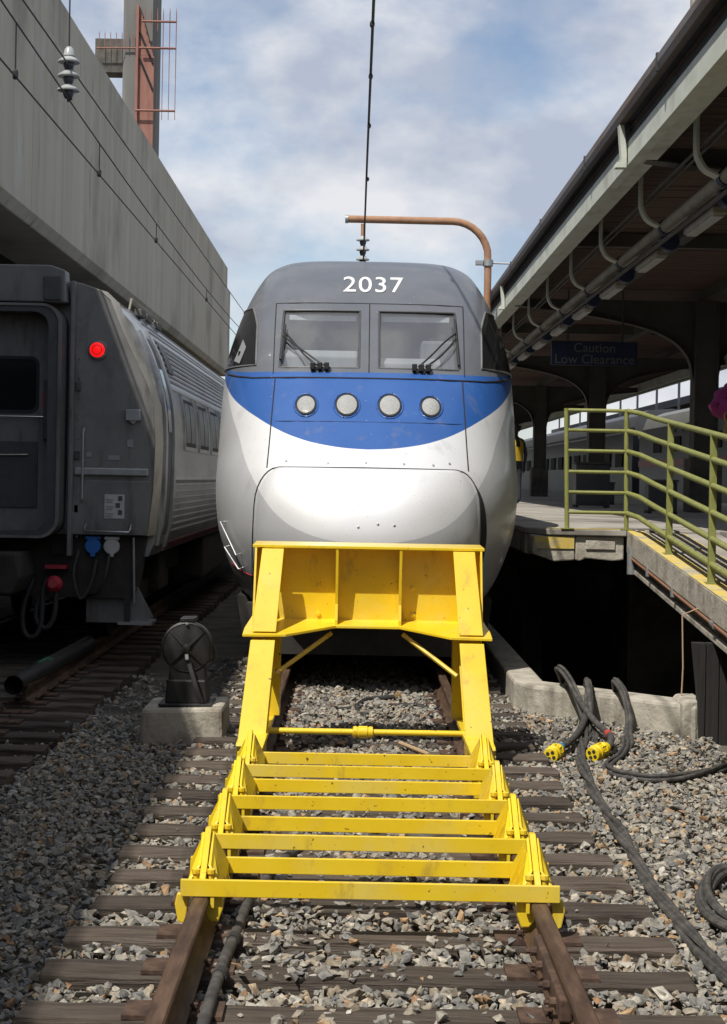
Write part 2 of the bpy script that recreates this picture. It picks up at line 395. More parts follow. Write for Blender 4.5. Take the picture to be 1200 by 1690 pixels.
def livery_material():
    """grey roof, blue band, pale silver, darker silver: flat paint scheme following the nose"""
    m = bpy.data.materials.new('power car livery')
    m.use_nodes = True
    t = m.node_tree
    b = t.nodes['Principled BSDF']
    co = t.nodes.new('ShaderNodeTexCoord')
    sp = t.nodes.new('ShaderNodeSeparateXYZ')
    t.links.new(co.outputs['Object'], sp.inputs[0])
    ab = t.nodes.new('ShaderNodeMath')
    ab.operation = 'ABSOLUTE'
    t.links.new(sp.outputs['X'], ab.inputs[0])
    dv = t.nodes.new('ShaderNodeMath')
    dv.operation = 'DIVIDE'
    dv.inputs[1].default_value = 1.7
    t.links.new(ab.outputs[0], dv.inputs[0])

    def edge(pts, sharp=250):
        fc = t.nodes.new('ShaderNodeFloatCurve')
        c = fc.mapping.curves[0]
        while len(c.points) < len(pts):
            c.points.new(0.5, 0.5)
        for p, (x, z) in zip(c.points, pts):
            p.location = (x / 1.7, z / 5.0)
        fc.mapping.update()
        t.links.new(dv.outputs[0], fc.inputs['Value'])
        mu = t.nodes.new('ShaderNodeMath')
        mu.operation = 'MULTIPLY_ADD'
        mu.inputs[1].default_value = -5.0
        t.links.new(fc.outputs[0], mu.inputs[0])
        t.links.new(sp.outputs['Z'], mu.inputs[2])
        sc = t.nodes.new('ShaderNodeMath')
        sc.operation = 'MULTIPLY_ADD'
        sc.inputs[1].default_value = sharp
        sc.inputs[2].default_value = 0.5
        sc.use_clamp = True
        t.links.new(mu.outputs[0], sc.inputs[0])
        return sc.outputs[0]
    e_low = edge([(0, 1.27), (0.35, 1.30), (0.6, 1.37), (0.8, 1.48), (0.95, 1.63), (1.08, 1.82), (1.2, 2.03), (1.3, 2.28), (1.4, 2.5), (1.5, 2.8), (1.56, 3.0), (1.7, 3.4)], 160)
    e_blue = edge([(0, 2.15), (0.4, 2.185), (0.7, 2.26), (0.93, 2.36), (1.12, 2.47), (1.27, 2.57), (1.4, 2.68), (1.48, 2.78), (1.54, 2.88), (1.6, 3.02), (1.7, 3.3)])
    e_top = edge([(0, 2.95), (0.8, 2.95), (1.1, 2.955), (1.35, 2.97), (1.5, 3.02), (1.56, 3.10), (1.7, 3.2)])
    no = t.nodes.new('ShaderNodeTexNoise')
    no.inputs['Scale'].default_value = 2.4
    no.inputs['Detail'].default_value = 9
    t.links.new(co.outputs['Object'], no.inputs['Vector'])

    def rampc(a, c):
        r_ = t.nodes.new('ShaderNodeValToRGB')
        r_.color_ramp.elements[0].position = 0.3
        r_.color_ramp.elements[1].position = 0.7
        r_.color_ramp.elements[0].color = (*a, 1)
        r_.color_ramp.elements[1].color = (*c, 1)
        t.links.new(no.outputs['Fac'], r_.inputs['Fac'])
        return r_.outputs['Color']
    dark = rampc((0.53, 0.535, 0.54), (0.59, 0.595, 0.60))
    pale = rampc((0.78, 0.78, 0.78), (0.83, 0.83, 0.83))
    blue = rampc((0.018, 0.085, 0.30), (0.024, 0.10, 0.335))
    grey = rampc((0.10, 0.108, 0.124), (0.122, 0.13, 0.147))
    prev = dark
    for fac, c in ((e_low, pale), (e_blue, blue), (e_top, grey)):
        mxn = t.nodes.new('ShaderNodeMix')
        mxn.data_type = 'RGBA'
        t.links.new(fac, mxn.inputs['Factor'])
        t.links.new(prev, mxn.inputs['A'])
        t.links.new(c, mxn.inputs['B'])
        prev = mxn.outputs['Result']
    t.links.new(prev, b.inputs['Base Color'])
    iv = t.nodes.new('ShaderNodeMath')
    iv.operation = 'MULTIPLY_ADD'
    iv.inputs[1].default_value = -0.35
    iv.inputs[2].default_value = 0.35
    t.links.new(e_blue, iv.inputs[0])
    t.links.new(iv.outputs[0], b.inputs['Metallic'])
    b.inputs['Roughness'].default_value = 0.47
    b.inputs['Coat Weight'].default_value = 0.35
    b.inputs['Coat Roughness'].default_value = 0.12
    return m


M['livery'] = livery_material()
layer('livery', (0.24, 0.22, 0.19), 3.2, .58, 1.1, (1.6, 1.6, .35))
layer('livery', (0.07, 0.06, 0.05), 75, .715, .735, detail=2)
layer('livery', (0.5, 0.49, 0.47), 48, .735, .75, detail=2)


# ------------------------------------------------------------------ mesh helpers
class MB:
    def __init__(s):
        s.v = []
        s.f = []

    def add(s, vs, fs):
        o = len(s.v)
        s.v += [tuple(p) for p in vs]
        s.f += [tuple(i + o for i in f) for f in fs]
        return s

    def box(s, x0, x1, y0, y1, z0, z1, m=None):
        vs = [Vector((x, y, z)) for z in (z0, z1) for y in (y0, y1) for x in (x0, x1)]
        if m is not None:
            vs = [m @ p for p in vs]
        return s.add(vs, [(0, 2, 3, 1), (4, 5, 7, 6), (0, 1, 5, 4), (2, 6, 7, 3), (0, 4, 6, 2), (1, 3, 7, 5)])

    def prism(s, poly, axis, a, b, m=None):
        """poly = 2-D outline, extruded along axis from a to b.  axis x: (y,z)  y: (x,z)  z: (x,y)"""
        def P(p, t):
            if axis == 'x':
                return Vector((t, p[0], p[1]))
            if axis == 'y':
                return Vector((p[0], t, p[1]))
            return Vector((p[0], p[1], t))
        n = len(poly)
        vs = [P(p, a) for p in poly] + [P(p, b) for p in poly]
        if m is not None:
            vs = [m @ p for p in vs]
        fs = [tuple(range(n)), tuple(range(2 * n - 1, n - 1, -1))]
        fs += [(i, n + i, n + (i + 1) % n, (i + 1) % n) for i in range(n)]
        return s.add(vs, fs)

    def tube(s, pts, r, n=8, caps=True, closed=False):
        pts = [Vector(p) for p in pts]
        k = len(pts)
        rr = r if isinstance(r, (list, tuple)) else [r] * k
        up = None
        vs = []
        for i, p in enumerate(pts):
            if closed:
                d = pts[(i + 1) % k] - pts[i - 1]
            else:
                d = pts[min(i + 1, k - 1)] - pts[max(i - 1, 0)]
            d.normalize()
            if up is None:
                a = Vector((0, 0, 1)) if abs(d.z) < 0.9 else Vector((1, 0, 0))
                up = d.cross(a).normalized()
            else:
                up = (up - d * up.dot(d)).normalized()
            w = d.cross(up)
            for j in range(n):
                t = 2 * math.pi * j / n
                vs.append(p + (up * math.cos(t) + w * math.sin(t)) * rr[i])
        fs = []
        for i in range(k if closed else k - 1):
            i2 = (i + 1) % k
            for j in range(n):
                j2 = (j + 1) % n
                fs.append((i * n + j, i * n + j2, i2 * n + j2, i2 * n + j))
        if caps and not closed:
            fs.append(tuple(range(n - 1, -1, -1)))
            fs.append(tuple((k - 1) * n + j for j in range(n)))
        return s.add(vs, fs)

    def lathe(s, prof, n=24, m=None, caps=True):
        """prof = [(r, z)], revolved about z"""
        vs = []
        for r, z in prof:
            for j in range(n):
                t = 2 * math.pi * j / n
                p = Vector((r * math.cos(t), r * math.sin(t), z))
                vs.append(m @ p if m is not None else p)
        fs = []
        for i in range(len(prof) - 1):
            for j in range(n):
                j2 = (j + 1) % n
                fs.append((i * n + j, i * n + j2, (i + 1) * n + j2, (i + 1) * n + j))
        if caps:
            fs.append(tuple(range(n - 1, -1, -1)))
            fs.append(tuple((len(prof) - 1) * n + j for j in range(n)))
        return s.add(vs, fs)

    def build(s, name, m, parent=None, smooth=False, bevel=0.0, off=None, seg=2):
        me = bpy.data.meshes.new(name)
        vs = s.v
        if parent is not None and off is None:
            off = parent.get('_base', (0, 0, 0))
        if off is not None:
            ox, oy, oz = off
            vs = [(x - ox, y - oy, z - oz) for x, y, z in vs]
        me.from_pydata(vs, [], s.f)
        bm = bmesh.new()
        bm.from_mesh(me)
        bmesh.ops.recalc_face_normals(bm, faces=bm.faces)
        bm.to_mesh(me)
        bm.free()
        me.materials.append(M[m] if isinstance(m, str) else m)
        if smooth:
            me.polygons.foreach_set('use_smooth', [True] * len(me.polygons))
            if smooth != 'all':
                me.set_sharp_from_angle(angle=R(38))
        o = bpy.data.objects.new(name, me)
        COL.objects.link(o)
        if parent is not None:
            o.parent = parent
            o['_base'] = tuple(off)
        if bevel:
            b = o.modifiers.new('bevel', 'BEVEL')
            b.width = bevel
            b.segments = seg
            b.limit_method = 'ANGLE'
            b.angle_limit = R(40)
        return o


def tag(o, label=None, cat=None, group=None, kind=None):
    if label:
        o['label'] = label
    if cat:
        o['category'] = cat
    if group:
        o['group'] = group
    if kind:
        o['kind'] = kind
    return o


def thing(name, loc, label, cat, group=None):
    o = bpy.data.objects.new(name, None)
    COL.objects.link(o)
    o.location = loc
    o.empty_display_size = 0.2
    o['_base'] = tuple(loc)
    return tag(o, label, cat, group)


def inst(src, name, parent, loc=(0, 0, 0), rot=(0, 0, 0), scale=(1, 1, 1)):
    c = bpy.data.objects.new(name, src if isinstance(src, bpy.types.Mesh) else src.data)
    COL.objects.link(c)
    c.parent = parent
    c.location = loc
    c.rotation_euler = rot
    c.scale = scale
    return c


def mesh_of(mb, name, m, smooth=False):
    o = mb.build(name, m, smooth=smooth)
    me = o.data
    bpy.data.objects.remove(o)
    return me


def smooth_path(pts, k=6):
    pts = [Vector(p) for p in pts]
    P = [pts[0] * 2 - pts[1]] + pts + [pts[-1] * 2 - pts[-2]]
    o = []
    for i in range(1, len(P) - 2):
        a, b, c, d = P[i - 1:i + 3]
        for j in range(k):
            t = j / k
            o.append(0.5 * ((2 * b) + (c - a) * t + (2 * a - 5 * b + 4 * c - d) * t * t + (3 * b - a - 3 * c + d) * t ** 3))
    o.append(pts[-1])
    return o


def pchip(xs, ys):
    xs = np.array(xs, float)
    ys = np.array(ys, float)
    h = np.diff(xs)
    d = np.diff(ys) / h
    m = np.zeros(len(xs))
    m[0], m[-1] = d[0], d[-1]
    for i in range(1, len(xs) - 1):
        if d[i - 1] * d[i] > 0:
            w1, w2 = 2 * h[i] + h[i - 1], h[i] + 2 * h[i - 1]
            m[i] = (w1 + w2) / (w1 / d[i - 1] + w2 / d[i])

    def f(x):
        x = min(max(x, xs[0]), xs[-1])
        i = min(int(np.searchsorted(xs, x, 'right')) - 1, len(xs) - 2)
        t = (x - xs[i]) / h[i]
        return float(ys[i] * (1 + 2 * t) * (1 - t) ** 2 + h[i] * m[i] * t * (1 - t) ** 2 + ys[i + 1] * t * t * (3 - 2 * t) + h[i] * m[i + 1] * t * t * (t - 1))
    return f


# ================================================================== SETTING: ground and ballast
GZ = -0.31
mb = MB()
mb.add([(-600, -60, GZ), (1.62, -60, GZ), (1.62, 1500, GZ), (-600, 1500, GZ)], [(0, 1, 2, 3)])
# the right-hand sheet leaves the sunken void under the platform open
mb.add([(1.62, -60, GZ), (600, -60, GZ), (600, 13.7, GZ), (2.95, 13.7, GZ), (1.62, 14.98, GZ)], [(0, 1, 2, 3, 4)])
mb.add([(9, 13.7, GZ), (600, 13.7, GZ), (600, 1500, GZ), (9, 1500, GZ)], [(0, 1, 2, 3)])
mb.add([(1.62, 40, GZ), (9, 40, GZ), (9, 1500, GZ), (1.62, 1500, GZ)], [(0, 1, 2, 3)])
tag(mb.build('ground', 'ground'), kind='structure')

# unseen wall added behind the viewpoint to cut the sky fill
tag(MB().box(-45, 40, -16, -15, GZ, 5.0).build('unseen_fill_blocker', 'brick_far'), kind='structure')

TIE_SP = 0.53
TIES = [7.18 + TIE_SP * k + random.uniform(-.02, .02) for k in range(-8, 31)]
TIES_L = [10.9 + 0.55 * k + random.uniform(-.02, .02) for k in range(0, 40)]
XL = -3.75          # centre of the neighbouring track


def stone_protos():
    out_ = []
    rr = random.Random(5)
    for k in range(14):
        bm = bmesh.new()
        sx, sy, sz = rr.uniform(.8, 1.35), rr.uniform(.7, 1.0), rr.uniform(.5, .85)
        for i in range(11):
            v = Vector((rr.uniform(-1, 1), rr.uniform(-1, 1), rr.uniform(-1, 1)))
            v *= rr.uniform(.85, 1.1) / max(abs(v.x), abs(v.y), abs(v.z), .3)
            bm.verts.new((v.x * sx * .88, v.y * sy * .88, v.z * sz * .88))
        r_ = bmesh.ops.convex_hull(bm, input=bm.verts)
        bmesh.ops.delete(bm, geom=[g for g in r_['geom_interior'] if isinstance(g, bmesh.types.BMVert)], context='VERTS')
        bmesh.ops.triangulate(bm, faces=bm.faces)
        bm.verts.index_update()
        vs = np.array([v.co[:] for v in bm.verts])
        fs = np.array([[v.index for v in f.verts] for f in bm.faces])
        out_.append((vs, fs))
        bm.free()
    return out_


def rot_mats(n):
    q = RNG.normal(size=(n, 4))
    q /= np.linalg.norm(q, axis=1)[:, None]
    w, x, y, z = q.T
    return np.stack([np.stack([1 - 2 * (y * y + z * z), 2 * (x * y - z * w), 2 * (x * z + y * w)], -1),
                     np.stack([2 * (x * y + z * w), 1 - 2 * (x * x + z * z), 2 * (y * z - x * w)], -1),
                     np.stack([2 * (x * z - y * w), 2 * (y * z + x * w), 1 - 2 * (x * x + y * y)], -1)], 1)


def ballast():
    P = []
    S = []
    for (d0, d1, dens, r0, r1) in ((3.6, 8.2, 1150, .015, .039), (8.2, 12, 950, .016, .038), (12, 18.5, 600, .018, .038)):
        hw = .235 * d1 + 1.3
        n = int(2 * hw * (d1 - d0) * dens)
        x = RNG.uniform(-hw, hw, n)
        y = RNG.uniform(d0, d1, n)
        ok = np.abs(x) < .235 * y + 1.25
        x, y = x[ok], y[ok]
        r = r0 + (r1 - r0) * RNG.random(len(x)) ** 2.2
        big = RNG.random(len(x)) < .012
        r = np.where(big, r * 1.45, r)
        P.append(np.stack([x, y], 1))
        S.append(r)
    P = np.concatenate(P)
    S = np.concatenate(S)
    x, y = P.T
    keep = np.ones(len(x), bool)
    on_tie = np.zeros(len(x), bool)
    # leave the sleepers clear
    for t in TIES:
        on = (np.abs(x) < 1.37) & (np.abs(y - t) < .118)
        covered = (np.abs(x) < .64) & (y > 5.6 + 2.2 * RNG.random(len(x))) & ((y > 12.4) | (RNG.random(len(x)) < .5 + .35 * np.sin(x * 5.1 + t * 2.3)))
        keep &= ~(on & ~covered)
        on_tie |= on & covered
    for t in TIES_L:
        keep &= ~((np.abs(x - XL) < 1.37) & (np.abs(y - t) < .12))
    # stones thin out on the trodden dirt strip between the tracks and stop at the kerb
    strip = (x < -1.35) & (x > -2.75) & (y > 14.0)
    keep &= ~(strip & (RNG.random(len(x)) < .85))
    kerb = (x > 1.42) & (y > 15.0 - (x - 1.42) * 1.0)
    keep &= ~kerb
    keep &= ~((x > 2.9) & (y > 12.9 - (x - 2.9) * 1.2))
    keep &= ~((x < -1.75) & (y > 17.0))
    x, y, S, on_tie = x[keep], y[keep], S[keep], on_tie[keep]
    z = GZ + RNG.uniform(0.015, .062, len(x)) + .03 * np.exp(-((np.abs(x) - 1.9) / .9) ** 2) * (np.abs(x) > 1.36)
    crib = np.abs(x) < 1.36
    z = np.where(crib, z + .045, z)
    z = np.where(crib & (np.abs(x) < .66) & (y > 7.0), z + .022, z)
    z = np.where(crib & (y > 12.6), z + .02, z)
    z = np.where(on_tie, -.19 + .022 * RNG.random(len(x)), z)
    # a few loose stones on the sleepers
    ns = 150
    tx = RNG.uniform(-1.3, 1.3, ns)
    ty = RNG.choice(np.array(TIES), ns) + RNG.uniform(-.09, .09, ns)
    near_rail = np.abs(np.abs(tx) - .75) < .2
    tx, ty = tx[~near_rail], ty[~near_rail]
    x = np.concatenate([x, tx])
    y = np.concatenate([y, ty])
    z = np.concatenate([z, np.full(len(tx), -.172)])
    S = np.concatenate([S, RNG.uniform(.008, .018, len(tx))])
    n = len(x)
    protos = stone_protos()
    which = RNG.integers(0, len(protos), n)
    RM = rot_mats(n)
    V, F = [], []
    off = 0
    for k, (vs, fs) in enumerate(protos):
        idx = np.where(which == k)[0]
        m = len(idx)
        # keep the flatter side down: squash the random rotation towards yaw
        w = np.einsum('nij,vj->nvi', RM[idx], vs)
        w[:, :, 2] *= .78
        w = w * S[idx][:, None, None] + np.stack([x[idx], y[idx], z[idx]], 1)[:, None, :]
        V.append(w.reshape(-1, 3))
        F.append((fs[None] + (np.arange(m) * len(vs))[:, None, None] + off).reshape(-1, 3))
        off += m * len(vs)
    V = np.concatenate(V)
    F = np.concatenate(F)
    me = bpy.data.meshes.new('ballast')
    me.vertices.add(len(V))
    me.vertices.foreach_set('co', V.astype(np.float32).ravel())
    me.loops.add(F.size)
    me.loops.foreach_set('vertex_index', F.astype(np.int32).ravel())
    me.polygons.add(len(F))
    me.polygons.foreach_set('loop_start', np.arange(0, F.size, 3, dtype=np.int32))
    me.polygons.foreach_set('loop_total', np.full(len(F), 3, dtype=np.int32))
    me.update()
    me.validate()
    me.polygons.foreach_set('use_smooth', np.zeros(len(me.polygons), dtype=bool))
    me.materials.append(M['stone'])
    o = bpy.data.objects.new('ballast', me)
    COL.objects.link(o)
    tag(o, 'grey crushed stone ballast between and beside the tracks', 'gravel', kind='stuff')
    print('stones', n, 'tris', len(F))


ballast()

# ================================================================== railway tracks
tie_meshes = []
for k in range(5):
    rr = random.Random(40 + k)
    bm = bmesh.new()
    bmesh.ops.create_cube(bm, size=1)
    bmesh.ops.scale(bm, vec=(2.71 + rr.uniform(-.05, .05), .225 + rr.uniform(-.015, .015), .18), verts=bm.verts)
    long_e = [e for e in bm.edges if abs(e.verts[0].co.x - e.verts[1].co.x) > 1]
    bmesh.ops.subdivide_edges(bm, edges=long_e, cuts=14)
    bmesh.ops.bevel(bm, geom=[e for e in bm.edges if len(e.link_faces) == 2 and e.calc_face_angle(0) > .5], offset=.012, segments=1, affect='EDGES')
    for v in bm.verts:
        v.co += Vector((rr.uniform(-.008, .008), rr.uniform(-.006, .006), rr.uniform(-.006, .004)))
    me = bpy.data.meshes.new('tie')
    bm.to_mesh(me)
    bm.free()
    me.materials.append(M['wood_tie'])
    tie_meshes.append(me)
RAILP = [(-.036, 0), (-.03, .0), (.03, 0), (.037, -.008), (.036, -.035), (.012, -.048), (.009, -.12), (.03, -.14), (.068, -.15), (.068, -.158),
         (-.068, -.158), (-.068, -.15), (-.03, -.14), (-.009, -.12), (-.012, -.048), (-.036, -.035), (-.037, -.008)]
plate_me = mesh_of(MB().box(-.19, .19, -.09, .09, 0, .016).box(-.09, -.074, -.09, .09, .016, .026).box(.074, .09, -.09, .09, .016, .026), 'tie_plate', 'rust')
sp = MB().lathe([(.009, 0), (.009, .02), (.017, .022), (.016, .034), (.006, .038)], 8)
spike_me = mesh_of(sp, 'spike', 'rust')


def track(xc, ties, y0, y1, label):
    t = thing('railway_track', (xc, ties[0], 0), label, 'railway track')
    for s in (-1, 1):
        mb = MB()
        mb.prism([(xc + s * .752 + a, b) for a, b in RAILP[1:]], 'y', y0, y1)
        mb.build('rail', 'rail', t, smooth=True)
    for i, y in enumerate(ties):
        inst(random.choice(tie_meshes), 'tie', t, (random.uniform(-.02, .02), y - ties[0], -.27), (0, 0, random.uniform(-.012, .012) + (math.pi if random.random() < .5 else 0)))
        if y < 17:
            for s in (-1, 1):
                inst(plate_me, 'tie_plate', t, (s * .752, y - ties[0], -.179))
                for a in (-1, 1):
                    inst(spike_me, 'spike', t, (s * .752 + a * .082, y - ties[0] + a * .05 * s, -.160))
    return t


t0 = track(0, TIES, 2.0, 34, 'rusty railway track with wooden ties running under the yellow buffer stop')
# joint bar with bolts on the inner side of the right rail, bottom of the view
mb = MB().box(.69, .742, 5.9, 6.75, -.125, -.035)
jb = mb.build('joint_bar', 'rust', t0, bevel=.01)
for y in (6.0, 6.2, 6.45, 6.65):
    mb = MB().lathe([(.02, 0), (.02, .025), (.01, .027), (.01, .045)], 8, Matrix.Translation((.69, y, -.08)) @ Matrix.Rotation(R(-90), 4, 'Y'))
    mb.build('bolt', 'rust', jb)
t1 = track(XL, TIES_L, 14.1, 34, 'dark railway track under the stainless coach, its rails ending in the gravel')

# ================================================================== buffer stop
BS = thing('buffer_stop', (0, 11.4, 0), 'yellow steel buffer stop clamped to the rails in front of the train', 'buffer stop')
BARS = (7.09, 7.52, 8.01, 8.43, 8.98, 9.48, 9.95, 10.41)
for i, y in enumerate(BARS):
    MB().box(-.842, .842, y, y + .022, .004, .079).build('crossbar', 'yellow', BS, bevel=.003)
for i in range(0, 8, 2):
    y0, y1 = BARS[i] + .022, BARS[i + 1]
    for s in (-1, 1):
        x = s * .748
        fin = MB().prism([(y0, .004), (y0, .07), (y0 + .10, .13), (y0 + .27, .245), (y0 + .31, .245), (y1, .12), (y1, .004)], 'x', x - .014, x + .014)
        cl = fin.build('rail_clamp', 'yellow', BS, bevel=.003)
        for d, xb in ((-1, .672), (1, .832)):       # sloping cheek plates inside and outside the rail
            xa = .748 + d * .016
            q = [(xa, y0 + .10, .115), (xa, y0 + .28, .225), (xa, y0 + .33, .20), (xb, y1 - .004, .06), (xb, y1 - .004, -.045), (xb, y0 + .05, -.045), (xb, y0 + .03, .02)]
            vs = [(s * a, b, c) for a, b, c in q]
            vs2 = [(s * (a + d * .012), b, c) for a, b, c in q]
            n = len(q)
            m_ = MB().add(vs + vs2, [tuple(range(n)), tuple(range(2 * n - 1, n - 1, -1))] + [(k, n + k, n + (k + 1) % n, (k + 1) % n) for k in range(n)])
            m_.build('cheek_plate', 'yellow', cl, bevel=.002)
            if d < 0:
                for j in range(3):
                    yy = y0 + .12 + j * .085
                    zz = .10 + j * .03
                    m_ = MB().add([(s * (xa - .004), yy, zz), (s * (xa - .004), yy + .02, zz), (s * (xb - .014), yy + .05, -.03), (s * (xb - .014), yy + .03, -.03),
                                   (s * (xa - .022), yy, zz), (s * (xa - .022), yy + .02, zz), (s * (xb - .034), yy + .05, -.03), (s * (xb - .034), yy + .03, -.03)],
                                  [(0, 1, 2, 3), (7, 6, 5, 4), (0, 4, 5, 1), (1, 5, 6, 2), (2, 6, 7, 3), (3, 7, 4, 0)])
                    m_.build('stiffening_rib', 'yellow', cl)
        # hook that grips under the rail head, and its bolt
        hook = [(s * (.655 + a), b) for a, b in ((0, .01), (.075, .01), (.075, -.09), (.055, -.115), (.02, -.115), (0, -.06))]
        MB().prism(hook, 'y', BARS[i] + .03, BARS[i] + .075).build('rail_hook', 'yellow', cl, bevel=.006)
        hook = [(s * (.80 + a), b) for a, b in ((0, .01), (.06, .01), (.07, -.04), (.055, -.115), (.02, -.13), (.012, -.05))]
        MB().prism(hook, 'y', BARS[i] + .03, BARS[i] + .06).build('rail_hook', 'yellow', cl, bevel=.006)
        for xx in (.715, .782):
            MB().lathe([(.013, .01), (.013, .085), (.02, .086), (.02, .105), (.008, .108)], 8, Matrix.Translation((s * xx, y0 + .07, 0))).build('bolt', 'yellow', cl)
        MB().box(s * .70 - .008, s * .70 + .008, BARS[i] + .004, BARS[i] + .02, -.045, .008).build('lug', 'yellow', cl)
# frame: two raking legs that narrow upwards, carrying the buffer beam
def fz(y):
    return .70 + .141 * (y - 11.72)


def ly(z):
    return 11.39 + z * .462


def lx(z):
    return (.715 - .06 * z, .912 - .085 * z)


def leg_piece(s, z0, z1, d0, d1, xo=None, name='leg', parent=None, bevel=.004):
    """slab lying parallel to the raking leg front between depths d0 and d1 behind it"""
    V_ = []
    for z in (z0, z1):
        xa, xb = lx(z)
        if xo:
            xm = (xa + xb) / 2
            xa, xb = xm - xo, xm + xo
        for d in (d0, d1):
            for x in (xa, xb):
                V_.append((s * x, ly(z) + d, z))
    return MB().add(V_, [(0, 1, 3, 2), (4, 6, 7, 5), (0, 4, 5, 1), (2, 3, 7, 6), (0, 2, 6, 4), (1, 5, 7, 3)]).build(name, 'yellow', parent or BS, bevel=bevel)


for s in (-1, 1):
    lg = leg_piece(s, .0, .676, 0, .024)
    leg_piece(s, .002, .674, .025, .21, .010, 'leg_web', lg, 0)
    leg_piece(s, .0, .676, .211, .235, None, 'leg_flange', lg)
    ul = leg_piece(s, .735, 1.334, 0, .02, None, 'upper_leg')
    leg_piece(s, .745, 1.33, .021, .17, .009, 'leg_web', ul, 0)
    MB().prism([(11.45, .0), (11.39, .006), (11.25, .0), (11.22, -.02), (11.3, -.16), (11.5, -.16), (11.65, .0)], 'x', *sorted((s * .715, s * .912))).build('foot', 'yellow', BS, bevel=.004)
    MB().box(*sorted((s * .70, s * .80)), 10.43, 12.6, .002, .04).build('rail_skid', 'yellow', BS, bevel=.004)
    MB().prism([(12.02, 1.338), (12.235, 1.338), (12.255, .79), (11.80, fz(11.80) + .026), (11.82, .78)], 'x', *sorted((s * .838, s * .853))).build('end_plate', 'yellow', BS)
    MB().box(*sorted((s * .66, s * .78)), 12.28, 12.42, .04, fz(12.42) - .03).build('rear_post', 'yellow', BS, bevel=.004)
    MB().tube([(s * .67, 11.85, .42), (s * .27, 12.08, .70)], .017, 6).build('knee_brace', 'yellow', BS)
MB().prism([(12.205, 1.338), (12.23, 1.338), (12.25, .78), (12.225, .78)], 'x', -.858, .858).build('beam_web', 'yellow', BS)
MB().prism([(12.025, 1.339), (12.025, 1.362), (12.46, 1.372), (12.46, 1.349)], 'x', -.872, .872).build('top_flange', 'yellow', BS, bevel=.004)
fl = [(-.915, 11.70), (-.60, 11.72), (-.235, 12.02), (.245, 12.02), (.61, 11.72), (.915, 11.70), (.915, 11.9), (.87, 12.5), (-.87, 12.5), (-.915, 11.9)]
n = len(fl)
MB().add([(x, y, fz(y)) for x, y in fl] + [(x, y, fz(y) + .022) for x, y in fl], [tuple(range(n)), tuple(range(2 * n - 1, n - 1, -1))] + [(k, n + k, n + (k + 1) % n, (k + 1) % n) for k in range(n)]).build('bottom_flange', 'yellow', BS, bevel=.004)
for x in (-.235, .245):
    MB().prism([(12.03, 1.337), (12.234, 1.337), (12.252, .792), (12.05, fz(12.05) + .024), (12.05, .80), (12.09, .92)], 'x', x - .010, x + .010).build('stiffener', 'yellow', BS)
for x in (-.375, .345):
    for z in (1.04, .835):
        MB().lathe([(.026, 0), (.026, .026), (.02, .03), (.02, .045), (.01, .048)], 6, Matrix.Translation((x, 12.236 + (1.34 - z) * .035, z)) @ Matrix.Rotation(R(90), 4, 'X')).build('bolt', 'yellow', BS)
rod = MB().tube([(-.80, 11.62, .03), (.80, 11.62, .03)], .022, 12).build('tie_rod', 'yellow', BS, smooth=True)
MB().lathe([(.03, -.075), (.042, -.07), (.042, -.045), (.036, -.04), (.045, -.03), (.045, .03), (.036, .04), (.042, .045), (.042, .07), (.03, .075)], 12, Matrix.Translation((-.02, 11.62, .03)) @ Matrix.Rotation(R(90), 4, 'Y')).build('turnbuckle', 'yellow', rod, smooth=True)

# ================================================================== power car (blue, silver and grey)
zs = [.56, .75, .96, 1.27, 1.59, 1.85, 1.975, 2.17, 2.58, 2.95, 3.75, 4.01, 4.22, 4.345, 4.41, 4.435]
ds = [15.15, 14.92, 14.81, 14.74, 14.80, 14.95, 15.07, 15.32, 15.80, 16.25, 17.25, 17.66, 18.12, 18.45, 18.7, 18.98]
D0 = pchip(zs, ds)
Wd = pchip([.56, .8, 1.1, 1.4, 1.8, 2.5, 2.9, 3.1, 3.45, 3.85, 4.1, 4.25, 4.34, 4.4, 4.435], [1.24, 1.38, 1.50, 1.58, 1.612, 1.615, 1.60, 1.58, 1.50, 1.375, 1.27, 1.185, 1.08, .96, .80])
LL = pchip([.56, 1.3, 2.0, 2.6, 2.95, 3.3, 3.7, 4.0, 4.3, 4.435], [2.75, 2.85, 2.7, 2.35, 2.05, 1.75, 1.45, 1.2, .8, .6])
NN = pchip([.56, 1.3, 2.0, 2.95, 3.7, 4.435], [2.5, 2.6, 2.7, 3.0, 3.4, 3.2])


def depth(x, z):
    w = Wd(z)
    s = min(abs(x) / w, 1.0)
    n = NN(z)
    return D0(z) + LL(z) * (1 - max(1 - s ** n, 0.0) ** (1 / n))


def surf(x, z, o=0.0):
    p = Vector((x, depth(x, z), z))
    e = .01
    if o:
        dx = Vector((2 * e, depth(x + e, z) - depth(x - e, z), 0))
        dz = Vector((0, depth(x, z + e) - depth(x, z - e), 2 * e))
        nrm = dx.cross(dz).normalized()
        if nrm.y > 0:
            nrm = -nrm
        p += nrm * o
    return p


PC = thing('power_car', (0, 14, 0), 'blue, silver and grey streamlined power car facing the buffer stop, with white number 2037', 'train')
FX = [0, .05, .1, .3, .5, .7, .92, .985, 1.08]
rows = sorted(set([.56, .62, .7, .8, .9, 1.0, 1.1, 1.2, 1.3, 1.4, 1.5, 1.6, 1.7, 1.78, 1.86, 1.92, 1.97, 2.05, 2.16, 2.28, 2.4, 2.5, 2.6, 2.7, 2.8, 2.87, 2.95, 3.0, 3.1, 3.2, 3.3, 3.42, 3.54, 3.67, 3.75, 3.8, 3.88, 3.96, 4.04, 4.1, 4.16, 4.22, 4.27, 4.31, 4.345, 4.37, 4.39, 4.405, 4.42, 4.435]))
NT = 16


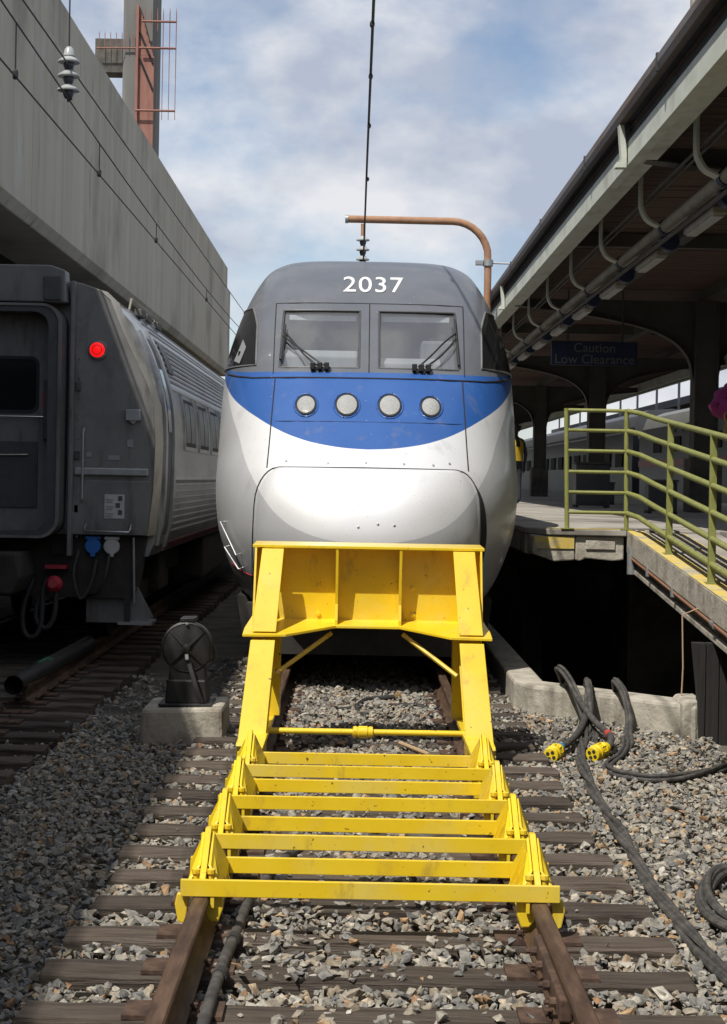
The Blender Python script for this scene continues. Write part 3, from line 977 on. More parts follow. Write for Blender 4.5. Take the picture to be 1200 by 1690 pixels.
def row_x(z):
    w = Wd(z)
    k = min(1.0, w / 1.36)
    xs = [x * k for x in FX]
    s0 = xs[-1] / w
    for j in range(1, NT + 1):
        t = j / NT
        xs.append(w * (1 - (1 - s0) * (1 - t) ** 2.6))
    return xs


grid = []
for z in rows:
    xs = row_x(z)
    half = [Vector((x, depth(x, z), z)) for x in xs] + [Vector((xs[-1], 40, z))]
    grid.append([Vector((-p.x, p.y, p.z)) for p in reversed(half[1:])] + half)
nc = len(grid[0])
mid = nc // 2
vs = [p for r_ in grid for p in r_]
fs = []
for i in range(len(rows) - 1):
    for j in range(nc - 1):
        a = abs(j + .5 - mid)
        if 2.99 < rows[i] < 3.66 and 2 < a < 6:
            continue
        fs.append((i * nc + j, i * nc + j + 1, (i + 1) * nc + j + 1, (i + 1) * nc + j))
top = (len(rows) - 1) * nc
for j in range(mid):
    a, b = top + j, top + nc - 1 - j
    fs.append((a, a + 1, b - 1, b) if a + 1 != b - 1 else (a, a + 1, b))
body = MB()
body.add(vs, fs)
shell = body.build('body_shell', 'livery', PC, smooth='all')

# hood panel over the coupler, slightly proud of the shell
hv, hf = [], []
HR = [.70, .8, .9, 1.0, 1.1, 1.2, 1.3, 1.4, 1.5, 1.6, 1.7, 1.78, 1.84, 1.89, 1.925, 1.95, 1.965]


def hood_w(z):
    w = 1.085 - .03 * (z - 1.0)
    if z > 1.62:
        w -= .22 * (1 - math.sqrt(max(0, 1 - ((z - 1.62) / .345) ** 2)))
    return w


NH = 22
for z in HR:
    for j in range(NH + 1):
        t = -1 + 2 * j / NH
        t = math.copysign(abs(t) ** .8, t)
        edge_ = .004 if (abs(t) > .999 or z > 1.96) else .022
        hv.append(surf(t * hood_w(z), z, edge_ - .012 * (abs(t) > .999)))
for i in range(len(HR) - 1):
    for j in range(NH):
        hf.append((i * (NH + 1) + j, i * (NH + 1) + j + 1, (i + 1) * (NH + 1) + j + 1, (i + 1) * (NH + 1) + j))
hood = MB().add(hv, hf).build('nose_hood', 'livery', PC, smooth='all')


def seam(pts, r, parent=PC, name='panel_seam', o=0.0, m='seam'):
    P = []
    for a, b in zip(pts[:-1], pts[1:]):
        k = max(2, int(math.hypot(b[0] - a[0], b[1] - a[1]) / .05))
        P += [surf(a[0] + (b[0] - a[0]) * i / k, a[1] + (b[1] - a[1]) * i / k, o) for i in range(k)]
    P.append(surf(*pts[-1], o))
    return MB().tube(P, r, 6).build(name, m, parent)


zz = [z for z in HR if z >= .8]
seam([(-hood_w(z) - .006, z) for z in zz] + [(-.5, 1.968), (0, 1.97), (.5, 1.968)] + [(hood_w(z) + .006, z) for z in reversed(zz)], .0045, hood, o=.006)
# wide open gap on the right edge of the hood
G = []
for i, z in enumerate([1.0 + .05 * k for k in range(18)]):
    wgap = .062 * math.sin(math.pi * min(1, max(.05, (i + .5) / 17)))
    x = hood_w(z) + .008
    G += [surf(x - .004, z, .008), surf(x + wgap, z, .008)]
MB().add(G, [(2 * i, 2 * i + 1, 2 * i + 3, 2 * i + 2) for i in range(17)]).build('hood_gap', 'seam', hood)
for s in (-1, 1):
    seam([(s * .965, 1.96), (s * .955, 2.88)], .007)
    seam([(s * .98, 2.93), (s * .995, 3.3), (s * 1.015, 3.76)], .006)
seam([(-1.015, 3.76), (1.015, 3.76)], .006)
seam([(0, 2.95), (0, 3.76)], .006)
seam([(-.93, 2.425), (.93, 2.425)], .0035, o=-.001)
# dark drip seam under the window sill, sweeping up at the corners
seam([(-1.585, 3.12), (-1.56, 3.04), (-1.5, 2.96), (-1.38, 2.92), (-1.2, 2.89), (-.93, 2.885), (0, 2.885), (.93, 2.885), (1.2, 2.89), (1.38, 2.92), (1.5, 2.96), (1.56, 3.04), (1.585, 3.12)], .011)
# windshield: panes, frames
for s in (-1, 1):
    xs_ = [.1, .3, .5, .7, .92]
    zs_ = [3.0, 3.1, 3.2, 3.3, 3.42, 3.54, 3.67]
    pane = MB()
    P = [surf(s * x, z, -.02) for z in zs_ for x in xs_]
    pane.add(P, [(i * 5 + j, i * 5 + j + 1, (i + 1) * 5 + j + 1, (i + 1) * 5 + j) for i in range(6) for j in range(4)])
    pn = pane.build('windshield', 'windshield', PC, smooth='all')
    for a, b in (((.1, 3.0), (.92, 3.0)), ((.92, 3.0), (.92, 3.67)), ((.92, 3.67), (.1, 3.67)), ((.1, 3.67), (.1, 3.0))):
        k = 8
        MB().tube([surf(s * (a[0] + (b[0] - a[0]) * i / k), a[1] + (b[1] - a[1]) * i / k, -.004) for i in range(k + 1)], .013, 6).build('window_frame', 'dark_grey', pn)
    # side cab window: dark glass wrapping to the flank
    rowsw = [3.03, 3.1, 3.2, 3.3, 3.4, 3.5, 3.62, 3.72]
    V_, F_ = [], []
    nn_ = 13
    for i, z in enumerate(rowsw):
        w = Wd(z)
        x0 = 1.17 + .006 * i + (.0 if i < 6 else .03 * (i - 5))
        back = depth(w, z) + 1.5 - 1.1 * max(0, (z - 3.25) / .48)
        for j in range(nn_):
            t = j / (nn_ - 3)
            if j <= nn_ - 3:
                x = w * (1 - (1 - x0 / w) * (1 - t) ** 2.2)
                p = surf(min(x, w - .002), z, .006)
            else:
                p = Vector((w + .005, depth(w, z) + (back - depth(w, z)) * (j - nn_ + 3) / 2, z))
            V_.append((s * p.x, p.y, p.z))
    F_ = [(i * nn_ + j, i * nn_ + j + 1, (i + 1) * nn_ + j + 1, (i + 1) * nn_ + j) for i in range(len(rowsw) - 1) for j in range(nn_ - 1)]
    sw = MB().add(V_, F_).build('side_window', 'dark_glass', PC, smooth='all')
    ring = [V_[i * nn_] for i in range(len(rowsw))] + [V_[(len(rowsw) - 1) * nn_ + j] for j in range(1, nn_)] + [V_[i * nn_ + nn_ - 1] for i in range(len(rowsw) - 2, -1, -1)] + [V_[j] for j in range(nn_ - 2, 0, -1)]
    MB().tube(ring, .011, 6, closed=True).build('window_frame', 'car_end', sw)
# sheet of card in the left side window
q = [surf(-1.43, 3.10, .012), surf(-1.36, 3.06, .012), surf(-1.30, 3.24, .012), surf(-1.345, 3.34, .012)]
MB().add(q + [p + Vector((0, .006, 0)) for p in q], [(0, 1, 2, 3), (7, 6, 5, 4), (0, 4, 5, 1), (1, 5, 6, 2), (2, 6, 7, 3), (3, 7, 4, 0)]).build('window_card', 'cab', PC)
# cab interior seen through the windshield
cab = MB().box(-1.15, 1.15, 18.6, 18.7, 2.4, 4.0).box(-1.2, 1.2, 16.3, 18.6, 2.6, 2.65).build('cab_wall', 'cab', PC)
dashp = [(16.65, 2.62), (16.65, 3.14), (16.8, 3.21), (17.2, 3.22), (17.5, 3.12), (17.5, 2.62)]
MB().prism(dashp, 'x', -1.05, -.12).build('dashboard', 'dash', PC, bevel=.02)
MB().prism([(16.6, 2.62), (16.6, 3.08), (16.8, 3.14), (17.2, 3.16), (17.5, 3.06), (17.5, 2.62)], 'x', .08, .75).build('dashboard', 'dash', PC, bevel=.02)
MB().box(.55, .98, 16.9, 17.3, 3.0, 3.34).build('control_screen', 'cab', PC, bevel=.03)
for s in (-1, 1):
    MB().box(*sorted((s * .14, s * .86)), 17.22, 17.25, 3.565, 3.62).build('sun_visor', 'white_paint', PC, bevel=.004)
    MB().box(*sorted((s * .3, s * .75)), 17.75, 17.9, 2.7, 3.45).build('seat', 'dark_grey', PC, bevel=.05)
# wipers
for s, bx, tipx, bl in ((-1, -.50, -.895, (-.905, 3.06, -.885, 3.46)), (1, .53, .895, (.915, 3.03, .90, 3.56))):
    hub = MB()
    for k in range(3):
        c = surf(bx + (k - 1) * .07, 2.975, .035)
        hub.box(c.x - .025, c.x + .025, c.y - .04, c.y + .03, c.z - .03, c.z + .045)
    wp = hub.build('wiper', 'black_iron', PC, bevel=.008)
    for k, dz in ((-.03, 0), (.04, -.06)):
        pts = [surf(bx + k, 2.98, .05), surf(bx + (tipx - bx) * .35 + k, 3.10 + dz * .4, .06), surf(bx + (tipx - bx) * .7 + k * .6, 3.26 + dz, .055), surf(tipx + (0 if k < 0 else -.06 * s * 0), 3.38 + dz, .05)]
        MB().tube(smooth_path(pts, 4), .0095, 6).build('wiper_arm', 'black_iron', wp)
    x0_, z0_, x1_, z1_ = bl
    MB().tube([surf(x0_ + (x1_ - x0_) * i / 6, z0_ + (z1_ - z0_) * i / 6, .03) for i in range(7)], .013, 6).build('wiper_blade', 'rubber', wp)
# headlights
for x in (-.62, -.215, .21, .615):
    z = 2.595 if abs(x) < .4 else 2.59
    r0 = .104 if abs(x) < .4 else .092

    def circ(r, o, k=36):
        return [surf(x + r * math.cos(2 * math.pi * j / k), z + r * math.sin(2 * math.pi * j / k), o) for j in range(k)]
    hb = MB().tube(circ(r0 + .026, .0), .010, 8, closed=True).build('headlight', 'livery', PC, smooth='all')
    rec = MB()
    A_, B_ = circ(r0 + .012, .009), circ(r0 - .006, .012)
    rec.add(A_ + B_, [(j, (j + 1) % 36, 36 + (j + 1) % 36, 36 + j) for j in range(36)])
    rec.build('bezel', 'seam', hb)
    V_ = []
    for r_ in (r0 - .005, r0 * .8, r0 * .5, r0 * .25):
        V_ += circ(r_, .010 + .02 * (1 - (r_ / r0) ** 2))
    V_.append(surf(x, z, .031))
    F_ = [(i * 36 + j, i * 36 + (j + 1) % 36, i * 36 + 36 + (j + 1) % 36, i * 36 + 36 + j) for i in range(3) for j in range(36)] + [(108 + j, 108 + (j + 1) % 36, 144) for j in range(36)]
    MB().add(V_, F_).build('lens', 'lens', hb, smooth='all')
    for a in range(6):
        t_ = a * math.pi / 3 + .3
        c = surf(x + math.cos(t_) * (r0 + .027), z + math.sin(t_) * (r0 + .027), .008)
        MB().box(c.x - .005, c.x + .005, c.y - .006, c.y + .006, c.z - .005, c.z + .005).build('screw', 'dark_grey', hb)
# small fasteners on the nose panel
for x, z in ((-.38, 2.01), (-.02, 2.02), (.34, 2.015), (.62, 2.01), (-.78, 2.03), (.78, 2.03), (.1, 1.45), (-.08, 1.42), (.25, 1.44)):
    c = surf(x, z, .022 if z < 1.96 else 0)
    n_ = (surf(x, z, .1) - surf(x, z)).normalized()
    MB().lathe([(.012, -.004), (.012, .004), (.006, .006)], 8, Matrix.Translation(c) @ n_.to_track_quat('Z', 'Y').to_matrix().to_4x4()).build('fastener', 'galv', PC)
# number


def text_mesh(s, size, m, name, parent, place, extr=.004, align='CENTER', space=1.0):
    cu = bpy.data.curves.new(name, 'FONT')
    cu.body = s
    cu.size = size
    cu.align_x = align
    cu.align_y = 'CENTER'
    cu.extrude = extr
    cu.resolution_u = 6
    cu.space_character = space
    to = bpy.data.objects.new(name, cu)
    COL.objects.link(to)
    dg = bpy.context.evaluated_depsgraph_get()
    me = bpy.data.meshes.new_from_object(to.evaluated_get(dg))
    bpy.data.objects.remove(to)
    base = parent.get('_base', (0, 0, 0)) if parent else (0, 0, 0)
    for v in me.vertices:
        p = place(v.co.x, v.co.y, v.co.z)
        v.co = (p[0] - base[0], p[1] - base[1], p[2] - base[2])
    me.materials.clear()
    me.materials.append(M[m])
    o = bpy.data.objects.new(name, me)
    COL.objects.link(o)
    if parent:
        o.parent = parent
        o['_base'] = tuple(base)
    return o


text_mesh('2037', .325, 'white_paint', 'number', PC, lambda x, y, z: surf(.035 + x * 1.0, 4.0 + y * .95, .004 + z), space=1.06)
# grab bars low on the left of the nose
for (x0_, z0_, x1_, z1_) in ((-1.40, 1.42, -1.22, 1.12), (-1.36, 1.18, -1.2, .98)):
    a, b = surf(x0_, z0_, 0), surf(x1_, z1_, 0)
    a2, b2 = surf(x0_, z0_, .05), surf(x1_, z1_, .05)
    MB().tube([a, a2, (a2 + b2) / 2, b2, b], .009, 8).build('grab_bar', 'galv', PC, smooth=True)
seam([(-1.36, 1.0), (-1.2, .93), (-.95, .88)], .006, m='red_cap', name='red_line')
# underframe, plough and front truck in the dark below the nose
MB().prism([(-1.25, .3), (-1.3, .66), (1.3, .66), (1.25, .3)], 'y', 16.3, 38).build('underframe', 'undercar', PC)
MB().prism([(-1.0, .16), (-1.15, .64), (1.15, .64), (1.0, .16)], 'y', 15.5, 15.8).build('plough', 'undercar', PC)
for y in (17.6, 20.4):
    for s in (-1, 1):
        MB().lathe([(.30, -.06), (.46, -.06), (.49, -.04), (.46, 0), (.46, .07), (.30, .07)], 28, Matrix.Translation((s * .75, y, .46)) @ Matrix.Rotation(R(90), 4, 'Y')).build('wheel', 'undercar', PC, smooth=True)
# flush roof line strip along the cant rail and a lifting lug
# ================================================================== neighbouring stainless coach
CO = thing('coach', (XL, 17, 0), 'dull stainless coach with a lit red tail lamp on the left track', 'coach')
XC = XL


def ring_profile():
    """right half of the coach section from floor to roof, with flutes, as (dx, z)"""
    base = [(1.43, 1.0), (1.50, 1.16), (1.535, 1.5), (1.55, 2.0), (1.55, 2.3), (1.53, 2.6), (1.47, 2.9), (1.37, 3.2), (1.22, 3.5), (1.0, 3.74), (.7, 3.9), (.35, 3.975), (0, 4.0)]
    fx = pchip([p[1] for p in base[:9]], [p[0] for p in base[:9]])
    P = []
    z = 1.0
    P.append((fx(1.0), 1.0))
    P.append((fx(1.2), 1.2))
    z = 1.22
    while z < 1.78:                                   # lower flutes
        x = fx(z)
        P += [(x, z), (x + .018, z + .006), (x + .018, z + .022), (x, z + .03)]
        z += .075
    for z in (1.82, 1.86):
        P.append((fx(z) + (.02 if z < 1.85 else 0), z))
    for z in (2.0, 2.15, 2.3, 2.5, 2.7, 2.84):
        P.append((fx(z), z))
    P += [(fx(2.86) + .02, 2.86), (fx(2.9) + .02, 2.9)]
    z = 2.94
    while z < 3.46:                                   # upper flutes
        x = fx(z)
        P += [(x, z), (x + .014, z + .008), (x + .014, z + .03), (x, z + .038)]
        z += .066
    # roof flutes
    for (x, z) in ((1.22, 3.5), (1.13, 3.6), (1.0, 3.74), (.86, 3.83), (.7, 3.9), (.53, 3.945), (.35, 3.975), (.18, 3.99)):
        P += [(x, z), (x + .012, z + .018), (x - .03, z + .03), (x - .045, z + .018)]
    P.append((0, 4.0))
    return P, fx


PRF, FXC = ring_profile()
full = [(XC + a, b) for a, b in PRF] + [(XC - a, b) for a, b in reversed(PRF[:-1])]
cb = MB()
n = len(full)
ya, yb = 18.35, 45
cb.add([(x, ya, z) for x, z in full] + [(x, yb, z) for x, z in full], [(i, i + 1, n + i + 1, n + i) for i in range(n - 1)] + [tuple(range(n - 1, -1, -1)), tuple(range(n, 2 * n))])
cb.build('body_shell', 'stainless', CO, smooth=True)
# vestibule section with smooth skin and recessed door
vest_p = [(1.43, 1.0), (1.5, 1.16), (1.535, 1.5), (1.55, 2.0), (1.55, 2.3), (1.53, 2.6), (1.47, 2.9), (1.37, 3.2), (1.22, 3.5), (1.0, 3.74), (.7, 3.9), (.35, 3.975), (0, 4.0)]
fv = [(XC + a * .985, b - .012) for a, b in vest_p] + [(XC - a * .985, b - .012) for a, b in reversed(vest_p[:-1])]
n = len(fv)
MB().add([(x, 17.25, z) for x, z in fv] + [(x, 18.35, z) for x, z in fv], [(i, i + 1, n + i + 1, n + i) for i in range(n - 1)] + [tuple(range(n - 1, -1, -1))]).build('vestibule', 'stainless', CO, smooth=True)


def flank_strip(y0, y1, z0, z1, o, name, m, parent=CO, k=10):
    V_ = []
    for i in range(k + 1):
        z = z0 + (z1 - z0) * i / k
        for y in (y0, y1):
            V_.append((XC + FXC(z) + o, y, z))
            V_.append((XC + FXC(z) - .05, y, z))
    F_ = []
    for i in range(k):
        a = i * 4
        F_ += [(a, a + 2, a + 6, a + 4), (a, a + 4, a + 5, a + 1), (a + 2, a + 3, a + 7, a + 6)]
    F_ += [(0, 1, 3, 2), (k * 4, k * 4 + 2, k * 4 + 3, k * 4 + 1)]
    return MB().add(V_, F_).build(name, m, parent, smooth=True)


flank_strip(17.46, 17.62, 1.1, 3.45, .012, 'door_post', 'stainless')
dr = flank_strip(17.62, 18.18, 1.05, 3.40, -.012, 'side_door', 'dark_grey')
flank_strip(17.75, 18.05, 2.35, 3.05, .002, 'door_window', 'dark_glass', dr)
flank_strip(18.18, 18.36, 1.05, 3.45, .02, 'door_post', 'stainless')
flank_strip(18.5, 18.95, 3.05, 3.4, .035, 'side_grille', 'dark_grey')
flank_strip(18.36, 44, 1.02, 1.10, .010, 'red_stripe', 'maroon')
for y in np.arange(19.35, 43, 1.74):
    wn = flank_strip(y, y + 1.22, 2.22, 2.80, .012, 'window', 'rubber')
    flank_strip(y + .06, y + .58, 2.27, 2.75, .020, 'pane', 'tinted_pane', wn)
    flank_strip(y + .64, y + 1.16, 2.27, 2.75, .020, 'pane', 'tinted_pane', wn)
    flank_strip(y - .05, y, 2.17, 2.85, .022, 'window_trim', 'stainless', wn)
    flank_strip(y + 1.22, y + 1.27, 2.17, 2.85, .022, 'window_trim', 'stainless', wn)
    flank_strip(y, y + 1.22, 2.17, 2.22, .022, 'window_sill', 'stainless', wn, 2)
# end wall
ew = [(1.43, 1.22), (1.44, 1.25), (1.49, 1.7), (1.505, 2.2), (1.48, 2.6), (1.40, 2.85), (1.30, 3.05), (1.14, 3.38), (1.0, 3.72), (.88, 3.83), (.7, 3.89), (.4, 3.94), (0, 3.95)]
poly = [(XC + a, b) for a, b in ew] + [(XC - a, b) for a, b in reversed(ew[:-1])]
endw = MB().prism(poly, 'y', 17.0, 17.26).build('end_wall', 'car_end', CO, bevel=.012)
# corner trim that catches the sun
for s in (-1, 1):
    V_, F_ = [], []
    for i, (a, b) in enumerate(ew[:10]):
        vx = XC + s * a
        t = i / 9
        V_ += [(vx - s * .004, 16.992, b), (XC + s * (a + .045), 17.20, b), (XC + s * (a + .045), 17.28, b)]
    for i in range(9):
        for j in (0, 1):
            F_.append((i * 3 + j, i * 3 + j + 1, (i + 1) * 3 + j + 1, (i + 1) * 3 + j))
    MB().add(V_, F_).build('corner_post', 'pipe_cream', CO, smooth=True)
# diaphragm and end door
dx0, dx1 = XC - .47, XC + .47


def rrect(x0, x1, z0, z1, r, k=6):
    P = []
    for cx, cz, a0 in ((x1 - r, z1 - r, 0), (x0 + r, z1 - r, 90), (x0 + r, z0 + r, 180), (x1 - r, z0 + r, 270)):
        for i in range(k + 1):
            t = R(a0 + 90 * i / k)
            P.append((cx + r * math.cos(t), cz + r * math.sin(t)))
    return P


def frame_prism(o_, i_, y0, y1):
    n_ = len(o_)
    V_ = [(x, y0, z) for x, z in o_] + [(x, y0, z) for x, z in i_] + [(x, y1, z) for x, z in o_] + [(x, y1, z) for x, z in i_]
    F_ = []
    for k in range(n_):
        k2 = (k + 1) % n_
        F_ += [(k, k2, n_ + k2, n_ + k), (2 * n_ + k, 3 * n_ + k, 3 * n_ + k2, 2 * n_ + k2), (k, 2 * n_ + k, 2 * n_ + k2, k2), (n_ + k, n_ + k2, 3 * n_ + k2, 3 * n_ + k)]
    return MB().add(V_, F_)


dia = frame_prism(rrect(dx0 - .07, dx1 + .09, 1.2, 3.62, .2), rrect(dx0 + .04, dx1 - .04, 1.26, 3.54, .16), 16.55, 17.0).build('diaphragm', 'dark_grey', CO, smooth=True)
frame_prism(rrect(dx0 - .075, dx1 + .095, 1.195, 3.625, .2), rrect(dx0 - .05, dx1 + .065, 1.22, 3.60, .19), 16.53, 16.56).build('face_edge', 'car_end', dia, smooth=True)
MB().prism([(XC - .62, 3.66), (XC - .60, 4.02), (XC - .4, 4.05), (XC + .4, 4.05), (XC + .55, 4.0), (XC + .57, 3.66)], 'y', 16.75, 17.02).build('roof_hood', 'car_end', CO, bevel=.015)
MB().box(XC + .34, XC + .52, 16.7, 16.76, 3.68, 3.93).build('hood_panel', 'dark_grey', CO, bevel=.008)
MB().box(XC + .60, XC + .64, 16.86, 17.0, 1.0, 3.9).build('end_post', 'car_end', CO, bevel=.006)
for k in range(12):
    MB().lathe([(.012, 0), (.012, .008), (.006, .012)], 8, Matrix.Translation((XC + .68, 16.999, 1.2 + k * .21)) @ Matrix.Rotation(R(90), 4, 'X')).build('rivet', 'car_end', endw)
door = MB().box(dx0 + .04, dx1 - .04, 16.92, 16.985, 1.26, 3.54).build('end_door', 'car_end', CO)
frame_prism(rrect(dx0 + .16, dx1 - .2, 2.5, 3.1, .09), rrect(dx0 + .19, dx1 - .23, 2.53, 3.07, .07), 16.90, 16.921).build('window_frame', 'rubber', door)
MB().prism(rrect(dx0 + .19, dx1 - .23, 2.53, 3.07, .07), 'y', 16.91, 16.919).build('window', 'dark_glass', door)
MB().box(dx0 + .04, dx1 - .2, 16.90, 16.921, 1.5, 2.2).build('lower_panel', 'dark_grey', door, bevel=.005)
MB().tube([(dx0, 16.86, 2.46), (dx1 - .14, 16.86, 2.46)], .011, 8).build('safety_bar', 'chrome', door)
MB().box(dx1 - .14, dx1 - .07, 16.84, 16.921, 2.22, 2.85).build('lock_case', 'dark_grey', door, bevel=.006)
MB().tube([(dx0 + .2, 16.87, 2.05), (dx1 - .3, 16.87, 2.06), (dx1 - .3, 16.92, 2.06)], .01, 8).build('door_handle', 'chrome', door)
MB().box(dx1 - .145, dx1 - .13, 16.835, 16.84, 2.55, 2.72).build('red_mark', 'red_cap', door)
# details on the end wall
mt = Matrix.Translation((-2.88, 17.0, 3.185)) @ Matrix.Rotation(R(90), 4, 'X')
tl = MB().lathe([(.105, -.005), (.105, .03), (.09, .045), (.078, .045)], 28, mt).build('tail_lamp', 'car_end', CO, smooth=True)
MB().lathe([(.078, .0), (.078, .05), (.06, .066), (.03, .074), (.003, .076)], 28, mt).build('lens', 'tail_red', tl, smooth=True)
br = MB().box(-2.565, -2.41, 16.94, 17.0, 2.44, 2.56)
br.prism([(-2.53, 2.44), (-2.45, 2.44), (-2.487, 2.40)], 'y', 16.95, 17.0)
br.build('marker_bracket', 'galv', CO, bevel=.006)
MB().box(-3.10, -2.32, 16.955, 17.0, 1.855, 1.935).build('bumper_rail', 'galv', CO, bevel=.012)
MB().prism([(-3.2, 1.225), (-3.2, 1.62), (-2.97, 1.80), (-2.3, 1.80), (-2.32, 1.225)], 'y', 16.97, 17.0).build('lower_panel', 'car_end', CO, bevel=.006)
sg = MB().box(-2.775, -2.565, 16.962, 16.969, 1.40, 1.655).build('instruction_sign', 'cap_white', CO)
for k in range(3):
    MB().box(-2.63 - .025 * (k % 2), -2.585 - .025 * (k % 2), 16.958, 16.9615, 1.59 - k * .075, 1.64 - k * .075).build('sign_picture', 'print_dark', sg)
    MB().box(-2.76, -2.67, 16.958, 16.9615, 1.60 - k * .075, 1.607 - k * .075).build('sign_text_line', 'print_grey', sg)
    MB().box(-2.76, -2.685, 16.958, 16.9615, 1.582 - k * .075, 1.589 - k * .075).build('sign_text_line', 'print_grey', sg)
    MB().box(-2.76, -2.69, 16.958, 16.9615, 1.565 - k * .075, 1.572 - k * .075).build('sign_text_line', 'print_grey', sg)
MB().tube([(-2.97, 16.97, 1.34), (-2.97, 16.90, 1.29), (-2.96, 16.88, 1.265), (-2.50, 16.88, 1.26), (-2.49, 16.90, 1.29), (-2.49, 16.97, 1.34)], .012, 8).build('grab_bar', 'chrome', CO, smooth=True)
MB().prism([(-5.2, .55), (-5.2, 1.215), (-2.34, 1.215), (-2.46, .55)], 'y', 17.06, 17.4).build('end_sill', 'undercar', CO)
for x, m_ in ((-2.90, 'blue_cap'), (-2.70, 'cap_white')):
    cp = MB().lathe([(.085, 0), (.085, .05), (.075, .06), (.02, .062)], 24, Matrix.Translation((x, 17.06, 1.10)) @ Matrix.Rotation(R(90), 4, 'X'))
    co_ = cp.build('receptacle_cover', m_, CO, smooth=True)
    MB().box(x - .08, x + .08, 17.0, 17.06, 1.17, 1.205).build('hinge', m_, co_, bevel=.01)
    MB().box(x - .025, x + .025, 17.0, 17.04, .99, 1.03).build('lug', m_, co_, bevel=.005)
MB().box(-3.35, -3.2, 17.02, 17.1, 1.0, 1.12).build('junction_box', 'undercar', CO, bevel=.01)
gh = MB().lathe([(.09, 0), (.085, .05), (.05, .09)], 16, Matrix.Translation((-3.27, 16.85, .70)) @ Matrix.Rotation(R(80), 4, 'X')).build('gladhand', 'red_cap', CO, smooth=True)
MB().box(-3.38, -3.16, 16.9, 17.05, .86, .90).build('hose_bracket', 'red_cap', CO)
for xo, zz_ in ((0, .12), (-.14, .02)):
    MB().tube(smooth_path([(-3.38 + xo, 17.0, .75), (-3.46 + xo, 16.9, .45), (-3.44 + xo, 16.85, .18 + zz_), (-3.34 + xo, 16.82, .12 + zz_), (-3.26 + xo, 16.83, .25 + zz_), (-3.25 + xo, 16.85, .66)], 5), .028, 10).build('brake_hose', 'rubber', CO, smooth=True)
MB().prism([(-2.98, .28), (-2.98, .78), (-2.50, .78), (-2.26, .34), (-2.4, .28)], 'y', 17.15, 17.2).build('step_plate', 'car_end', CO)
MB().box(-2.62, -2.26, 17.0, 17.45, .27, .30).build('step', 'galv', CO)
MB().box(-2.56, -2.50, 17.05, 17.10, .3, 1.0).build('step_hanger', 'undercar', CO)
MB().prism([(XC - .2, .62), (XC - .2, 1.05), (XC + .2, 1.05), (XC + .25, .8), (XC + .15, .62)], 'y', 16.25, 17.1).build('coupler', 'undercar', CO, bevel=.03)
for y in (18.6, 21.1):
    for s in (-1, 1):
        MB().lathe([(.25, -.06), (.44, -.06), (.47, -.04), (.44, 0), (.44, .07), (.25, .07)], 26, Matrix.Translation((XC + s * .75, y, .44)) @ Matrix.Rotation(R(90), 4, 'Y')).build('wheel', 'undercar', CO, smooth=True)
MB().box(XC + .9, XC + 1.12, 18.2, 21.6, .38, .62).build('truck_frame', 'undercar', CO, bevel=.03)
MB().box(XC + .95, XC + 1.25, 19.5, 20.2, .45, .95).build('air_spring', 'undercar', CO, bevel=.04)
MB().box(XC - 1.0, XC + 1.0, 17.4, 44, .55, 1.0).build('underframe', 'undercar', CO)
MB().box(XC + .7, XC + 1.35, 24, 40, .35, .95).build('equipment_box', 'undercar', CO, bevel=.03)
MB().lathe([(.05, .062), (.055, .071), (.05, .073), (.045, .071)], 20, mt, caps=False).build('lens_ring', 'red_cap', tl)
MB().tube([(XC + .74, 16.99, 1.55), (XC + .74, 16.93, 1.6), (XC + .74, 16.93, 2.3), (XC + .74, 16.99, 2.35)], .012, 8).build('handrail', 'galv', CO, smooth=True)
for z in (1.45, 2.02, 2.75):
    MB().box(XC + .645, XC + .70, 16.97, 17.0, z, z + .09).build('hinge', 'dark_grey', CO, bevel=.008)
for (x, z, w, h) in ((-2.75, 2.02, .12, .05), (-2.55, 2.16, .06, .08), (-2.98, 2.05, .05, .05)):
    MB().box(x, x + w, 16.992, 16.999, z, z + h).build('label_plate', 'print_grey', CO)
MB().tube(smooth_path([(-3.05, 17.02, 1.05), (-3.08, 16.9, .8), (-3.0, 16.88, .55), (-2.9, 16.92, .7), (-2.86, 17.02, .95)], 5), .018, 8).build('jumper_cable', 'rubber', CO, smooth=True)
MB().tube(smooth_path([(-2.72, 17.02, 1.03), (-2.74, 16.92, .82), (-2.82, 16.95, .62), (-2.95, 17.05, .58)], 5), .016, 8).build('jumper_cable', 'rubber', CO, smooth=True)
MB().tube([(-2.47, 17.03, 1.2), (-2.45, 17.03, .5)], .014, 8).build('uncoupling_rod', 'galv', CO)
# rooftop fittings
for y, x, z in ((18.9, 1.02, 3.74), (19.6, 1.0, 3.75), (20.6, 1.0, 3.75)):
    MB().box(XC + x - .04, XC + x + .05, y, y + .35, z, z + .09).build('roof_step', 'canopy_grey', CO, bevel=.01)
MB().tube([(XC + .95, 18.7, 3.8), (XC + .97, 18.7, 3.92), (XC + .97, 20.9, 3.92), (XC + .95, 20.9, 3.8)], .015, 6).build('roof_rail', 'pipe_cream', CO)
# steel pipe lying along the end of the near rail
pp = MB().tube([(-3.05, 13.9, .02), (-2.99, 17.4, .02)], .085, 14, caps=False)
pp.tube([(-3.05, 13.9, .02), (-2.99, 17.4, .02)], .07, 14, caps=False)
po = tag(pp.build('steel_pipe', 'black_iron', smooth=True), 'dark steel pipe lying along the left track, with a green band', 'pipe')
MB().tube([(-3.04, 14.9, .02), (-3.03, 15.35, .02)], .0875, 14, caps=False).build('green_band', 'green_tape', po, smooth=True, off=(0, 0, 0))

